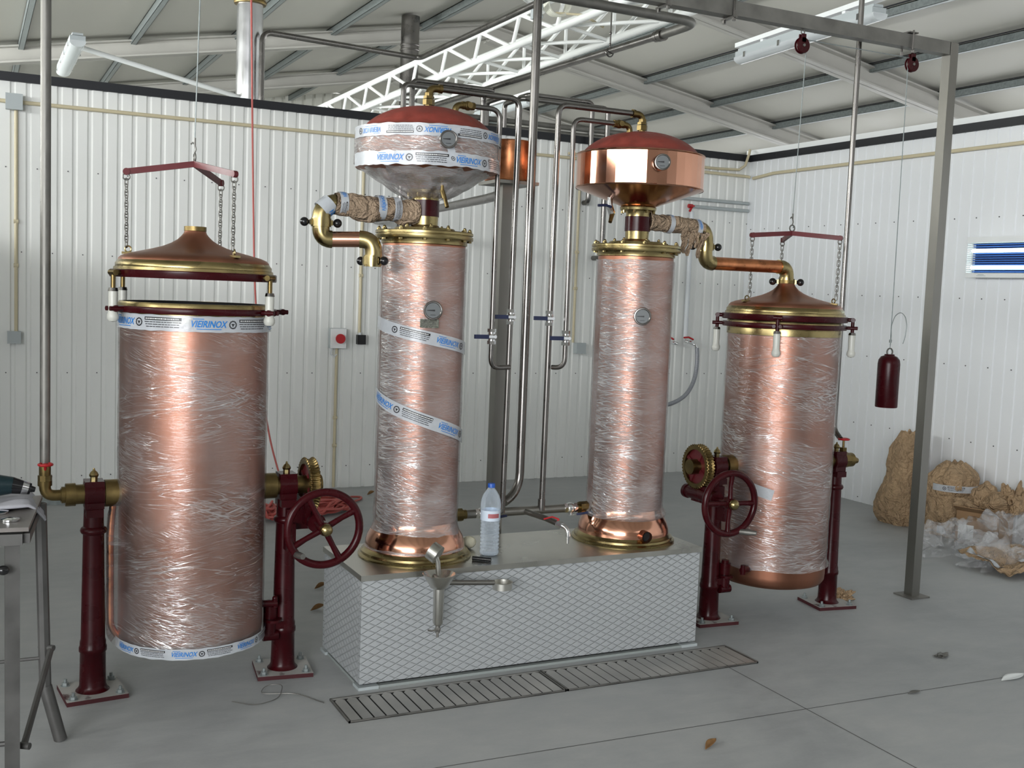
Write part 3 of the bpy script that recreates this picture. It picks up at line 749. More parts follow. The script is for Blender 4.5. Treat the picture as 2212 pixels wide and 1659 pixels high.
build('plinth', M().box((-hx+.004,-hy-.004,0), (hx-.004,hy-.004,.010)), simple('pale_plinth', (.30,.33,.32), .6), cb, smooth=0)
build('gap_shade_block', M().box((-hx+.02,-hy+.02,.010), (hx-.02,hy-.02,.03)), SHADE_BLACK, cb, smooth=0)  # block blackened for the shade in the gap under the panels
for i, j_ in ((-1,-1),(1,-1),(1,1),(-1,1)):
    a, b = i*hx, j_*hy
    build('foot', M().box((min(a,a-i*.07)-.006,min(b,b-j_*.05)-.010,0), (max(a,a-i*.07)+.006,max(b,b-j_*.05)+.010,.012)), GREYPL, cb, smooth=0)

def gauge(parent, c, dirv, r=.030):
    """round dial facing dirv"""
    c, d = Vector(c), Vector(dirv).normalized(); a = d.cross(Vector((0,0,1))).normalized()*-1; u = Vector((0,0,1))
    u = (u-d*u.dot(d)).normalized()
    g = build('thermometer', M().cyl(c-d*.02, c+d*.012, r*.35).cyl(c+d*.008, c+d*.024, r*1.0, n=36), CHROME, parent)
    bz = M(); R3 = r*.98; m3 = [(c+d*.026+(a*math.cos(2*PI*k/36)+u*math.sin(2*PI*k/36))*R3) for k in range(36)]; bz.tube(m3, r*.13, n=8, closed=True); build('bezel', bz, STEEL, g)
    build('dial', M().cyl(c+d*.0262, c+d*.0275, r*.93, n=36), DIAL, g)
    nd = M().add([c+d*.029-a*r*.70+u*.0010, c+d*.029-a*r*.70-u*.0010, c+d*.029+a*r*.22-u*.0032, c+d*.029+a*r*.22+u*.0032], [(0,1,2,3)])
    for k in range(-2, 3): nd.add([c+d*.0285+a*(k*.004-.0015)+u*(-.55*r), c+d*.0285+a*(k*.004+.0015)+u*(-.55*r), c+d*.0285+a*(k*.004+.0015)+u*(-.48*r), c+d*.0285+a*(k*.004-.0015)+u*(-.48*r)], [(0,1,2,3)])
    build('needle', nd, INKK, g, smooth=0)
def elbow(pts, r, collar=True, n=16, f=.03):
    mm = M().tube(pts, r, fillet=f, n=n)
    if collar:
        for p, q in ((pts[0], pts[1]), (pts[-1], pts[-2])):
            p, q = Vector(p), Vector(q); d = (q-p).normalized(); mm.cyl(p, p+d*r*.9, r*1.22, n=n)
    return mm
YD = 4.15
def condenser(cx, label, wrapped_head):
    t = thing('condenser_column', label, 'condenser', (cx, YD, BZ), 'copper condenser columns')
    z = lambda q: q-BZ
    build('base_flange', M().lathe([(0,0), (.232,0), (.234,.006), (.228,.012), (.222,.013), (.221,.022), (.212,.026), (.205,.036), (0,.036)], n=80), BRASS, t)
    build('flared_foot', M().lathe([(.205,.030), (.206,.045), (.204,.062), (.196,.085), (.184,.105), (.173,.125), (.168,.15)], n=80), COPPER_POL, t)
    build('shell', M().lathe([(.168,.14), (.168,z(1.72))], n=96), COPPER, t)
    build('top_collar', M().lathe([(.166,z(1.718)), (.174,z(1.722)), (.174,z(1.737)), (.178,z(1.742)), (.166,z(1.745))], n=80), BRASS, t)
    fl = M().lathe([(0,z(1.742)), (.196,z(1.742)), (.198,z(1.745)), (.198,z(1.756)), (.190,z(1.758)), (.190,z(1.760)), (.198,z(1.762)), (.198,z(1.771)), (.195,z(1.774)), (.125,z(1.776)), (.122,z(1.786)), (.118,z(1.788)), (.062,z(1.789)), (.058,z(1.797)), (.0545,z(1.80)), (0,z(1.80))], n=80)
    build('bolted_flange', fl, BRASS, t)
    for k in range(12):
        a = 2*PI*k/12+.15; x, y = .183*math.cos(a), .183*math.sin(a)
        build('bolt', M().hexa((x,y,z(1.773)), .009, .009).sph((x,y,z(1.784)), .007, n=10, m_=6).hexa((x,y,z(1.735)), .009, .008), BRASS, t)
    for k in range(6):
        a = 2*PI*k/6+.4; x, y = .098*math.cos(a), .098*math.sin(a)
        build('bolt', M().hexa((x,y,z(1.787)), .008, .008).sph((x,y,z(1.797)), .006, n=10, m_=6), BRASS, t)
    nk = build('neck', M().lathe([(.0525,z(1.80)), (.0535,z(1.838))], n=40).lathe([(.0535,z(1.896)), (.0525,z(1.915)), (.058,z(1.925)), (.080,z(1.927)), (.082,z(1.938)), (.078,z(1.942)), (.06,z(1.943))], n=40), BRASS, t)
    build('red_neck_band', M().lathe([(.052,z(1.834)), (.0565,z(1.835)), (.0565,z(1.899)), (.052,z(1.900))], n=40), RED, nk, 'dark red band on the neck')
    for k in range(8):
        a = 2*PI*k/8; x, y = .071*math.cos(a), .071*math.sin(a)
        build('bolt', M().hexa((x,y,z(1.914)), .007, .012), BRASS, t)
    NF = 40 if not wrapped_head else 64
    cm = COPPER_POL if not wrapped_head else COPPER
    build('head_cone', M().lathe([(.07,z(1.940)), (.076,z(1.943)), (.10,z(1.953)), (.282,z(2.018))], n=96), COPPER_POL if not wrapped_head else COPPER, t)
    build('head_drum', M().lathe([(.282,z(2.016)), (.285,z(2.019)), (.282,z(2.023)), (.282,z(2.160)), (.286,z(2.163)), (.283,z(2.168))], n=NF), cm, t, smooth=7 if NF == 40 else 40)
    build('domed_cover', M().lathe([(.283,z(2.165))]+[(.277*math.sin(a), z(2.165)+.105*(math.cos(a)-math.cos(1.25))/(1-math.cos(1.25))) for a in [1.25*(1-k/14) for k in range(15)]][1:], n=80), OXIDE, t)
    # scale the cap radially to reach the rim
    # riser on the dome
    z0 = z(2.262)
    rr = M().cyl((.0,.0,z0-.01), (0,0,z(2.30)), .015).hexa((0,0,z(2.278)), .024, .022).hexa((0,0,z(2.303)), .022, .010)
    build('riser_union', rr, BRASS_DULL, t)
    s = 1 if wrapped_head else -1
    build('riser_elbow', elbow([(0,0,z(2.312)), (0,0,z(2.345)), (s*.055,0,z(2.347))], .015, f=.03), BRASS_DULL, t)
    build('vent_elbow', elbow([(s*.095,-.05,z(2.245)), (s*.095,-.05,z(2.283)), (s*.135,-.05,z(2.285))], .013, f=.025).sph((s*.150,-.05,z(2.285)), .019).cyl((s*.14,-.05,z(2.285)), (s*.178,-.05,z(2.285)), .016, n=8).cyl((s*.150,-.075,z(2.285)), (s*.150,-.05,z(2.285)), .012), BRASS_DULL, t)
    # gauges
    d = Vector((-.14 if wrapped_head else .02, -1, 0)); d.normalize()
    f2 = Vector((cx, YD, 0)); v = (-f2).normalized(); right = Vector((-v.y, v.x, 0))
    def at(R, off):  # point on cylinder R seen 'off' metres right of its axis
        k = math.sqrt(max(0, R*R-off*off)); return v*k+right*off
    p = at(.176, .040 if wrapped_head else .038); gauge(t, (p.x, p.y, z(1.462)), v*.8+p.normalized()*.6, .034)
    p = at(.292, .076 if wrapped_head else .088); gauge(t, (p.x, p.y, z(2.107)), v*.8+p.normalized()*.6, .031)
    if wrapped_head:
        q = at(.1785, .030); n_ = q.normalized(); e = Vector((-n_.y, n_.x, 0)); c = q+Vector((0,0,z(1.41)))
        np_ = build('nameplate', M().obox(c, e*.037, n_*.0008, (0,0,.017)), PLATE, t)
        lm = M()
        for k in range(4):
            lm.obox(c+n_*.0013+Vector((0,0,.010-.0065*k)), e*(.030-.004*(k % 2)), n_*.0002, (0,0,.0011))
        build('engraved_lines', lm, STEEL, np_)
    # drain tap under the cone
    q = at(.150, .062 if wrapped_head else -.125)
    zc = z(1.955)
    k8 = .62 if wrapped_head else 1
    dt = M().cyl((q.x,q.y,z(1.975)), (q.x,q.y-.005,z(1.93)), .011*k8).cyl((q.x,q.y,z(1.935)), (q.x+.008,q.y-.012,z(1.90)), .015*k8, n=8)
    b_ = build('drain_tap', dt, CHROME if not wrapped_head else BRASS_DULL, t)
    build('nozzle', M().cyl((q.x+.008,q.y-.012,z(1.905)), (q.x+.012*(1 if wrapped_head else -1),q.y-.03,z(1.865)), .011*k8, .008), BRASS_DULL, b_)
    if not wrapped_head: build('lever', M().tube([(q.x,q.y-.014,z(1.932)), (q.x-.03,q.y-.02,z(1.938)), (q.x-.07,q.y-.02,z(1.934))], .006, n=10), BLUEH, b_)
    # side spout in the foot
    sp = at(.19, .085 if not wrapped_head else .12); dd = sp.normalized()
    if not wrapped_head:
        b_ = build('outlet_spout', M().cyl(sp+Vector((0,0,.055)), sp+dd*.05+Vector((0,0,.055)), .024, n=28, caps=False).cyl(sp+dd*.001+Vector((0,0,.055)), sp+dd*.05+Vector((0,0,.055)), .0215, n=28, caps=False), COPPER, t)
        build('bore_shade_disc', M().cyl(sp+dd*.03+Vector((0,0,.055)), sp+dd*.032+Vector((0,0,.055)), .0215), SHADE_BLACK, b_)  # disc blackened for the shade inside the spout
    # stretch film
    def Rz(q_):
        if q_ < .14: return .171+(.21-.171)*((.14-q_)/.11)**1.3 if wrapped_head else .171
        return .1715
    if wrapped_head:
        wrap_shell('stretch_film', t, WRAP2, Rz, .04, z(1.712), None, 110, 128, .0022)
        def Rh(q_): return .2875
        wrap_shell('head_film', t, WRAPH, Rh, z(2.03), z(2.155), None, 24, 128, .002)
        cf = M().grid(lambda a, b: tuple(((.078+.209*b**.85+.004*noise.noise(Vector((math.cos(2*PI*a)*5, math.sin(2*PI*a)*5, b*5))))*w_ for w_ in (math.cos(2*PI*a), math.sin(2*PI*a))))+(z(1.905)+.125*b+.010*noise.noise(Vector((math.cos(2*PI*a)*6, math.sin(2*PI*a)*6, b*4+9))),), 128, 24, True)
        build('cone_film', cf, WRAPH, t, smooth=180, uvf=lambda c: (math.atan2(c.y, c.x)*.25, c.z*3, 2*PI*.25))
        tape(t, on_cyl(.1790, math.radians(-190), z(1.408), -.20), .52, .050, .0, label='upper slanting printed tape')
        tape(t, on_cyl(.1790, math.radians(-190), z(1.118), -.34), .52, .050, .02, label='lower slanting printed tape')
        tape(t, on_cyl(.2935, math.radians(-185), z(2.142), 0), .290*PI*1.15, .046, .02, True, 'upside-down printed tape round the top of the head', ragged=.15)
        tape(t, on_cyl(.2935, math.radians(-185), z(2.036), 0), .290*PI*1.15, .052, .17, False, 'printed tape round the bottom of the head', ragged=.25)
        a0 = math.atan2(at(.289, .085).y, at(.289, .085).x)
        tape(t, lambda u, v_, off: ((.2945+off)*math.cos(a0+(v_+.25*u)/.29), (.2945+off)*math.sin(a0+(v_+.25*u)/.29), z(2.09)-u), .065, .03, -.03, label='strip of printed tape below the dial')
    else:
        wrap_shell('stretch_film', t, WRAP2, lambda q_: .1715+.018*math.exp(-((q_-.128)/.016)**2), .105, z(1.705), None, 110, 128, .0022, ragged=.02)
    return t
condenser(1.65, 'film-wrapped copper column with bandaged head, left on the steel cabinet', True)
condenser(2.665, 'copper column with a bare polished copper head, right on the steel cabinet', False)

# ---- spirit parrot on the cabinet front
p = thing('spirit_parrot', 'stainless hydrometer cup with side arm on the cabinet front', 'hydrometer cup', (1.617, 3.80, 0))
build('bracket_pipe', M().tube([(0,.075,.43), (0,.03,.43), (0,0,.415)], .012, fillet=.02), WORKTOP, p)
build('overflow_bowl', M().lathe([(.018,.395), (.034,.402), (.044,.42), (.060,.445), (.064,.452), (.0655,.455), (.062,.456), (.050,.440), (.038,.424), (.024,.412), (.0,.41)], n=48), WORKTOP, p)
build('hydrometer_tube', M().lathe([(0,.25), (.014,.252), (.0195,.262), (.0215,.40), (.0235,.402), (.0235,.408), (.0215,.41)], n=32), WORKTOP, p)
build('drip_tap', M().cyl((0,0,.252), (0,0,.222), .009).sph((0,0,.236), .012).tube([(-.005,-.01,.238), (-.03,-.012,.236), (-.045,-.012,.240)], .004, n=8).cyl((0,0,.222), (0,0,.205), .005), STEEL_DK, p)
build('side_arm', M().tube([(.03,0,.418), (.08,0,.413), (.235,0,.400)], .0105, n=14), STEEL_BR, p)
build('ring_cup', M().lathe([(.030,.372), (.0395,.372), (.040,.398), (.042,.400), (.038,.400), (.0365,.376), (.012,.374)], c=(.272,0,0), n=36), WORKTOP, p)
build('cap_disc', M().cyl((-.035,.012,.548), (-.012,-.012,.530), .037, n=36).tube([(-.02,0,.53), (-.008,0,.50), (-.004,0,.452)], .010, n=12), WORKTOP, p)

# ---- swan-neck vapour pipes
def coupling(parent, c, axis, kd, r=.035, arm=.062, knobs=(1,1)):
    c, kd = Vector(c), Vector(kd).normalized(); a = Vector(axis).normalized()
    b = M().cyl(c-a*.016, c+a*.016, r*1.12, n=28).cyl(c-a*.022, c+a*.022, r*.98, n=28)
    b.obox(c, kd*(arm*.72), kd.cross(a)*.012, a*.010)
    co = build('coupling', b, BRASS, parent)
    for s, on in zip((-1, 1), knobs):
        if on: build('knob', M().cyl(c+kd*s*arm*.6, c+kd*s*arm*.86, .007).sph(c+kd*s*(arm+.002), .0175, n=18), BLACK, co)
def ring_tape(t, c, ax, r, wd, u0, label=None):
    c, ax = Vector(c), Vector(ax).normalized(); u_ = Vector((0,0,1)); u_ = (u_-ax*u_.dot(ax)).normalized(); s_ = ax.cross(u_)
    tape(t, lambda u, v, off: tuple(c+ax*v+(s_*math.cos(u/r+2.2)+u_*math.sin(u/r+2.2))*(r+.001+off)), 2*PI*r, wd, u0, label=label)
t = thing('vapour_pipe', 'brown paper-wrapped pipe with brass elbows left of the bandaged column', 'pipe', (1.60, YD, 1.86), 'swan-neck vapour pipes')
def q_(x, y, z): return (x-1.60, y-YD, z-1.86)
def kraft_tube(name, parent, P, r, mat=KRAFT, bulge=None, n=28, m_=60, amp=.18):
    P = [Vector(p) for p in P]
    def pt(s):
        k = s*(len(P)-1); i = min(int(k), len(P)-2); return P[i].lerp(P[i+1], k-i)
    def fn(a, b):
        c = pt(b); d = (pt(min(1, b+.02))-pt(max(0, b-.02))).normalized(); u_ = Vector((0,0,1)); u_ = (u_-d*u_.dot(d)).normalized(); s_ = d.cross(u_)
        t_ = 2*PI*a; rr = r*(1+amp*noise.noise(Vector((math.cos(t_)*1.2, math.sin(t_)*1.2, b*7)))+amp*.6*noise.noise(Vector((math.cos(t_)*3, math.sin(t_)*3, b*18+4))))
        if bulge: rr += bulge(t_, b)
        return c+(s_*math.cos(t_)+u_*math.sin(t_))*rr
    return build(name, M().grid(fn, n, m_, True), mat, parent, smooth=50, label='crumpled brown paper sleeve')
kraft_tube('paper_sleeve', t, [q_(1.612,YD,1.852), q_(1.27,YD,1.862)], .042, KRAFT2, lambda a, b: .024*max(0, -math.sin(a))*math.exp(-((b-.62)/.16)**2)+.02*max(0, -math.sin(a))*math.exp(-((b-.15)/.12)**2)+.008*math.exp(-((b-.02)/.06)**2))
build('elbow', elbow([q_(1.29,YD,1.862), q_(1.222,YD,1.862), q_(1.219,YD,1.795)], .036, f=.065, collar=False, n=28), BRASS, t)
ring_tape(t, q_(1.238,YD,1.846), (-.75,0,-.66), .0375, .05, .05, 'printed tape on the elbow')
ring_tape(t, q_(1.300,YD,1.862), (1,0,0), .0445, .032, .01)
ring_tape(t, q_(1.455,YD,1.857), (1,0,0), .0475, .034, .18)
ring_tape(t, q_(1.520,YD,1.855), (1,0,0), .0475, .030, .06)
coupling(t, q_(1.219,YD,1.785), (0,0,1), (1,-.12,0))
build('elbow', elbow([q_(1.219,YD,1.765), q_(1.222,YD,1.722), q_(1.262,YD-.01,1.722)], .034, f=.045, collar=False, n=28), BRASS, t)
build('straight_pipe', M().cyl(q_(1.250,YD-.008,1.722), q_(1.375,YD-.055,1.727), .0305, n=32), COPPER_POL, t)
build('elbow', elbow([q_(1.360,YD-.05,1.727), q_(1.412,YD-.07,1.727), q_(1.412,YD-.07,1.652)], .034, f=.05, collar=False, n=28), BRASS, t)
coupling(t, q_(1.408,YD-.07,1.645), (0,0,1), (.55,-.9,.02), arm=.056)

t = thing('vapour_pipe', 'paper-wrapped pipe with brass elbows joining the right column to the closed pot', 'pipe', (2.72, YD, 1.88), 'swan-neck vapour pipes')
def q_(x, y, z): return (x-2.72, y-YD, z-1.88)
kraft_tube('paper_sleeve', t, [q_(2.712,YD,1.882), q_(2.85,YD,1.878), q_(3.015,YD+.005,1.868)], .037, KRAFT2, lambda a, b: .012*math.exp(-((b-.02)/.05)**2))
sc = M()
for k in range(7):
    x = 2.90+.020*k; zz = 1.845; L = .05+.07*random.random()
    sc.grid(lambda a, b, x=x, L=L, k=k: q_(x+.028*(a-.5)*(1-.5*b)+.012*noise.noise(Vector((k, b*2, 0)))-.02*b, YD-.03+.02*noise.noise(Vector((a*3+k, b*3, 7))), 1.85-L*b), 4, 8)
build('torn_paper', sc, KRAFT2, t, 'ragged strips of torn brown paper hanging down', solid=.001)
build('elbow', elbow([q_(2.985,YD+.004,1.869), q_(3.045,YD+.008,1.868), q_(3.048,YD+.01,1.795)], .036, f=.06, collar=False, n=28), BRASS, t)
ring_tape(t, q_(2.985,YD+.004,1.868), (1,0,-.03), .0405, .026, .0)
ring_tape(t, q_(2.83,YD,1.878), (1,.0,-.1), .041, .024, .2)
coupling(t, q_(3.048,YD+.01,1.788), (0,0,1), (.95,-.25,0), arm=.060)
build('elbow', elbow([q_(3.048,YD+.01,1.77), q_(3.052,YD+.015,1.716), q_(3.10,YD+.02,1.714)], .034, f=.05, collar=False, n=28), BRASS, t)
build('straight_pipe', M().cyl(q_(3.085,YD+.018,1.714), q_(3.53,4.195,1.716), .0305, n=32), COPPER_OLD, t)
build('elbow', elbow([q_(3.51,4.194,1.716), q_(3.572,YC,1.716), q_(3.572,YC,1.655)], .034, f=.05, collar=False, n=28), BRASS, t)
coupling(t, q_(3.572,YC,1.645), (0,0,1), (.8,-.6,0), arm=.064)

# ================================================================== water pipes between the columns
def ball_valve(parent, c, axis, ldir, grip=BLUEH, L=.09, r=.016):
    c, a, l = Vector(c), Vector(axis).normalized(), Vector(ldir).normalized(); n_ = a.cross(l).normalized()
    if n_.y > 0: n_ = -n_
    v = build('ball_valve', M().cyl(c-a*.032, c-a*.018, r*1.15, n=6).cyl(c+a*.018, c+a*.032, r*1.15, n=6).sph(c, r*1.25).cyl(c-a*.02, c+a*.02, r).cyl(c, c+n_*.034, .007), CHROME, parent)
    g = M().obox(c+n_*.034+l*L*.25, l*(L*.3), a*.005, n_*.0015)
    build('lever', g, CHROME, v)
    build('lever_grip', M().obox(c+n_*.034+l*L*.72, l*(L*.36), a*.0085, n_*.005), grip, v)
def pipe(name, label, pts, r, mat=STEEL, fillet=.045, cat='pipe', group=None, n=14, base=None):
    P = [Vector(p) for p in pts]; b = Vector(base) if base else P[-1]
    o = build(name, M().tube([p-b for p in P], r, fillet=fillet, n=n), mat); o.location = b
    return tag(o, label, cat, group)
WG = 'stainless water pipes between the columns'
pp = pipe('water_pipe', 'stainless water pipe from the brass elbow atop the bandaged head', [(1.708,YD,2.347), (2.056,YD,2.347), (2.058,YD+.02,.612)], .0125, group=WG)
ball_valve(pp, (0,-.012,1.44-.612), (0,0,1), (-1,-.05,0))
pp = pipe('water_pipe', 'thinner stainless pipe from the bandaged head, joining its neighbour in a low U-bend', [(1.828,YD-.05,2.285), (1.944,YD-.05,2.285), (1.944,YD-.05,1.227), (2.05,YD-.01,1.227)], .0105, group=WG)
ball_valve(pp, Vector((1.944,YD-.05,1.358))-Vector((2.05,YD-.01,1.227)), (0,0,1), (-1,-.05,0))
pp = pipe('water_pipe', 'stainless water pipe from the brass elbow atop the polished head', [(2.607,YD,2.347), (2.243,YD,2.345), (2.256,YD+.03,.612)], .0125, group=WG)
ball_valve(pp, (-.006,-.012,1.438-.612), (0,0,1), (-1,-.05,0))
pp = pipe('water_pipe', 'thinner stainless pipe from the polished head, joining its neighbour in a low U-bend', [(2.487,YD-.05,2.285), (2.290,YD-.05,2.285), (2.296,YD-.05,1.227), (2.262,YD,1.227)], .0105, group=WG)
ball_valve(pp, Vector((2.296,YD-.05,1.357))-Vector((2.262,YD,1.227)), (0,0,1), (-1,-.05,0))
mf = thing('water_manifold', 'horizontal stainless pipe with ball valves linking the two columns low down', 'pipe', (2.17, 4.19, .592))
build('header_pipe', M().cyl((-.29,0,0), (.27,0,0), .019, n=20), STEEL_BR, mf)
for x in (-.315, .30):
    build('union_nut', M().cyl((x-.02,-.005,0), (x+.02,-.005,0), .028, n=8).cyl((x-.035,0,0), (x+.04,0,0), .020), BRASS_DULL, mf)
ball_valve(mf, (-.20,0,.0), (1,0,0), (.75,-.3,.2), r=.02); ball_valve(mf, (.235,0,.0), (1,0,0), (.75,-.3,.15), r=.02)
for x in (-.11, .085): build('weld_socket', M().cyl((x,-.01,0), (x,-.01,.05), .016), STEEL, mf)
dr = build('drain_branch', M().tube([(.0,0,0), (.05,-.12,-.012), (.085,-.20,-.028)], .0125, n=14), STEEL, mf)
build('drain_tap', M().cyl((.075,-.18,-.024), (.085,-.205,-.03), .017, n=8).tube([(.085,-.20,-.028), (.098,-.225,-.036), (.10,-.23,-.07)], .010, fillet=.02).cyl((.10,-.23,-.065), (.10,-.23,-.10), .009, .006), CHROME, dr)
build('tap_lever', M().tube([(.078,-.18,-.004), (.05,-.175,.006), (.015,-.165,-.004)], .0035, n=8).cyl((.078,-.18,-.022), (.078,-.18,-.002), .005), REDH, dr)
tk = pipe('drain_pipe', 'thick stainless pipe standing in the middle between the two columns', [(2.185,5.2,3.10), (2.185,4.27,3.10), (2.188,4.27,.66), (2.10,4.235,.625)], .019, fillet=.09, n=20)

col = thing('support_column', 'square grey steel column with a copper can on top, behind the cabinet', 'column', (2.155, 4.455, 0))
build('square_tube', M().box((-.029,-.029,.008), (.029,.029,2.02)), STEEL_BR, col, smooth=0)
build('foot_plate', M().box((-.07,-.07,0), (.07,.07,.008)), STEEL_DK, col, smooth=0)
build('copper_can', M().lathe([(0,2.035), (.106,2.035), (.108,2.04), (.106,2.045), (.106,2.205), (.108,2.209), (.104,2.213), (0,2.213)], c=(.012,0,0), n=36), COPPER_OLD, col)
build('cap_plate', M().box((-.09,-.10,2.020), (.115,.10,2.034)), STEEL_BR, col, smooth=0)
pipe('exhaust_pipe', 'bright steel pipe running from the steel column back to the wall', [(2.165,4.50,1.985), (2.22,4.80,1.985), (2.76,7.95,2.035)], .022, fillet=.05, n=18)

# ---- frame: post, beam, steam pipes
ps = thing('steel_post', 'tall square steel post at the right holding the hoist beam', 'post', (4.53, 4.17, 0))
build('square_tube', M().box((-.0275,-.0275,.008), (.0275,.0275,2.905)), STEEL_BR, ps, smooth=0)
build('foot_plate', M().box((-.065,-.065,0), (.065,.065,.008)), STEEL_DK, ps, smooth=0)
bm = thing('hoist_beam', 'horizontal square steel beam across the top right, carrying the pulleys', 'beam', (4.50, 4.17, 2.875))
build('beam_tube', M().box((-1.36,-.026,-.033), (.0,.026,.032)), STEEL_DK, bm, smooth=0)
build('sleeve_tube', M().box((-4.9,-.030,-.038), (-1.36,.030,.037)), STEEL_DK, bm, smooth=0)
for x in (-1.38, -1.74, -.27):
    u = M().tube([(x,-.036,.05), (x,-.036,-.045)], .005, n=8).tube([(x,.036,.05), (x,.036,-.045)], .005, n=8)
    u.box((x-.01,-.05,-.048), (x+.01,.05,-.040)) if x < -1 else u.box((x-.03,-.04,.036), (x+.03,.04,.042))
    for yy in (-.036, .036): u.hexa((x,yy,-.062), .009, .014)
    build('clamp', u, STEEL, bm)
pipe('steam_pipe', 'tall steel pipe rising beside the leftmost pedestal', [(.24,YC,3.2), (.24,YC,.80)], .0175, STEEL_DK, 0, n=20)
pipe('steam_pipe', 'tall thin steel pipe rising behind the closed pot at the right', [(4.005,4.27,3.25), (4.003,4.27,.90), (4.003,4.22,.86)], .0135, STEEL, .03, n=16)
vf = thing('steam_inlet_valve', 'brass elbow and red wheel valve feeding the leftmost pedestal', 'valve', (.24, YC, AX))
build('brass_elbow', elbow([(0,0,.055), (0,0,0), (.07,0,0)], .020, f=.035).cyl((.055,0,0), (.132,0,0), .030, n=24).cyl((.068,0,0), (.102,0,0), .042, n=12), BRASS_DULL, vf)
build('valve_body', M().cyl((0,0,.045), (0,0,.075), .024, n=8).cyl((0,0,.07), (0,0,.11), .020), BRASS_DULL, vf)
build('valve_wheel', M().torus((0,-.03,.118), .022, .005, n=24, m_=8).cyl((0,-.03,.112), (0,-.03,.122), .008).box((-.022,-.033,.115), (.022,-.027,.120)).tube([(0,-.03,.115),(0,-.01,.09)], .005), REDH, vf)
sp = thing('overhead_steam_pipe', 'bent stainless pipe run high up between the lattice truss and the beam', 'pipe', (3.69, 5.22, 3.10))
build('pipe_run', M().tube([(-1.505,-.02,0), (0,0,0), (0,.42,0)], .027, fillet=.11, n=20), STEEL_DK, sp)
build('pipe_run', M().tube([(0,.38,0), (.02,4.6,.08)], .023, n=18), STEEL, sp)
build('union', M().cyl((0,.34,0), (0,.38,0), .038, n=24).cyl((0,.39,0), (0,.42,0), .034, n=24), STEEL, sp)
build('hanger', M().tube([(0,.95,.025), (0,.95,.25)], .005, n=8).torus((0,.95,0), .027, .005, 'y', 24, 8).sph((0,.95,.12), .010).sph((0,.95,.05), .009), STEEL, sp)
pipe('vent_pipe', 'steel pipe leaving the top of the wall beside the flue and turning overhead', [(2.085,8.85,2.6), (2.085,8.85,3.52), (3.56,9.2,3.56), (3.56,5.9,3.56)], .023, STEEL, .09, n=16)
# pipes hooping over the back partition
HG = 'stainless pipes hooped over the back wall'
def hoop(label, xa, xb, z, y_, ze, r=.021):
    pipe('hoop_pipe', label, [(xa,7.945,ze), (xa,y_,ze), (xa,y_,z), (xb,y_,z), (xb,7.94+(7.94-y_)+.06,z), (xb,7.94+(7.94-y_)+.06,2.2)], r, STEEL, .05, group=HG)
hoop('taller left hoop of stainless pipe over the back wall, behind the bandaged head', 2.993, 3.675, 3.10, 7.87, 1.2)
hoop('lower left hoop of stainless pipe over the back wall, behind the bandaged head', 2.902, 3.735, 3.055, 7.81, 1.3)
hoop('taller right hoop of stainless pipe over the back wall, left of the polished head', 4.565, 3.985, 3.105, 7.87, 2.30)
hoop('lower right hoop of stainless pipe over the back wall, left of the polished head', 4.68, 3.895, 3.06, 7.81, 1.85)
for z, l in ((2.935, 'upper'), (2.878, 'lower')):
    pipe('service_pipe', l+' of two horizontal grey pipes just above the back wall trim', [(3.3,8.2,z), (5.6,8.2,z+.01)], .022, STEEL_DK, 0)

# pulleys, cables, counterweight
def pulley(label, x, z0):
    t = thing('pulley', label, 'pulley', (x, 4.17, z0), 'red pulleys on the hoist beam')
    build('eye', M().torus((0,0,-.012), .010, .003, 'y', 18, 8).tube([(0,0,-.02), (0,0,-.035)], .004, n=8), STEEL_DK, t)
    build('cheek', M().lathe([(.0,-.013), (.036,-.013), (.038,-.009), (.038,-.006), (0,-.006)], c=(0,0,-.075), n=36, axis='y').lathe([(.0,.013), (.036,.013), (.038,.009), (.038,.006), (0,.006)], c=(0,0,-.075), n=36, axis='y').box((-.012,-.013,-.06), (.012,-.006,-.022)).box((-.012,.006,-.06), (.012,.013,-.022)), RED, t)
    build('sheave', M().lathe([(.0,-.006), (.030,-.006), (.025,0), (.030,.006), (0,.006)], c=(0,0,-.075), n=36, axis='y').cyl((0,-.018,-.075), (0,.018,-.075), .007), STEEL_DK, t)
pulley('red pulley hanging mid-beam above the closed pot', 3.555, 2.842)
pulley('red pulley near the right end of the beam, beside the post', 4.268, 2.842)
def cable(label, pts, r=.0022): return pipe('hoist_cable', label, pts, r, GALV, 0, 'cable', 'thin hoist cables', n=6)
cable('thin steel cable from the raised bridle up out of view', [(VX1-.01,YC,2.07), (VX1+.005,4.185,2.838)])
cable('thin steel cable dropping to the bridle over the closed pot', [(VX2+.015,YC,1.98), (3.582,4.17,2.77)])
cable('thin steel cable strung between the two red pulleys', [(3.565,4.17,2.797), (4.255,4.17,2.797)])
cable('thin steel cable from the right pulley down to the red counterweight', [(4.243,4.17,2.77), (4.252,4.17,1.345)], .0026)
cw = thing('counterweight', 'dark red cylinder hanging on a cable before the right wall', 'counterweight', (4.252, 4.17, 1.025))
build('weight_body', M().lathe([(0,0), (.054,0), (.056,.004), (.056,.225), (.053,.245), (.042,.262), (.026,.268), (.024,.275), (0,.276)], n=48), RED, cw)
build('eye', M().torus((0,0,.286), .019, .004, 'y', 24, 8), STEEL_DK, cw)
build('cable_tail', M().tube([(0,0,.31), (.004,0,.36), (-.002,0,.42), (.02,0,.475), (.06,0,.495), (.095,0,.47), (.108,0,.42), (.10,0,.36), (.088,0,.33)], .0022, n=6, fillet=.02).cyl((0,0,.335), (0,0,.35), .007), GALV, cw)

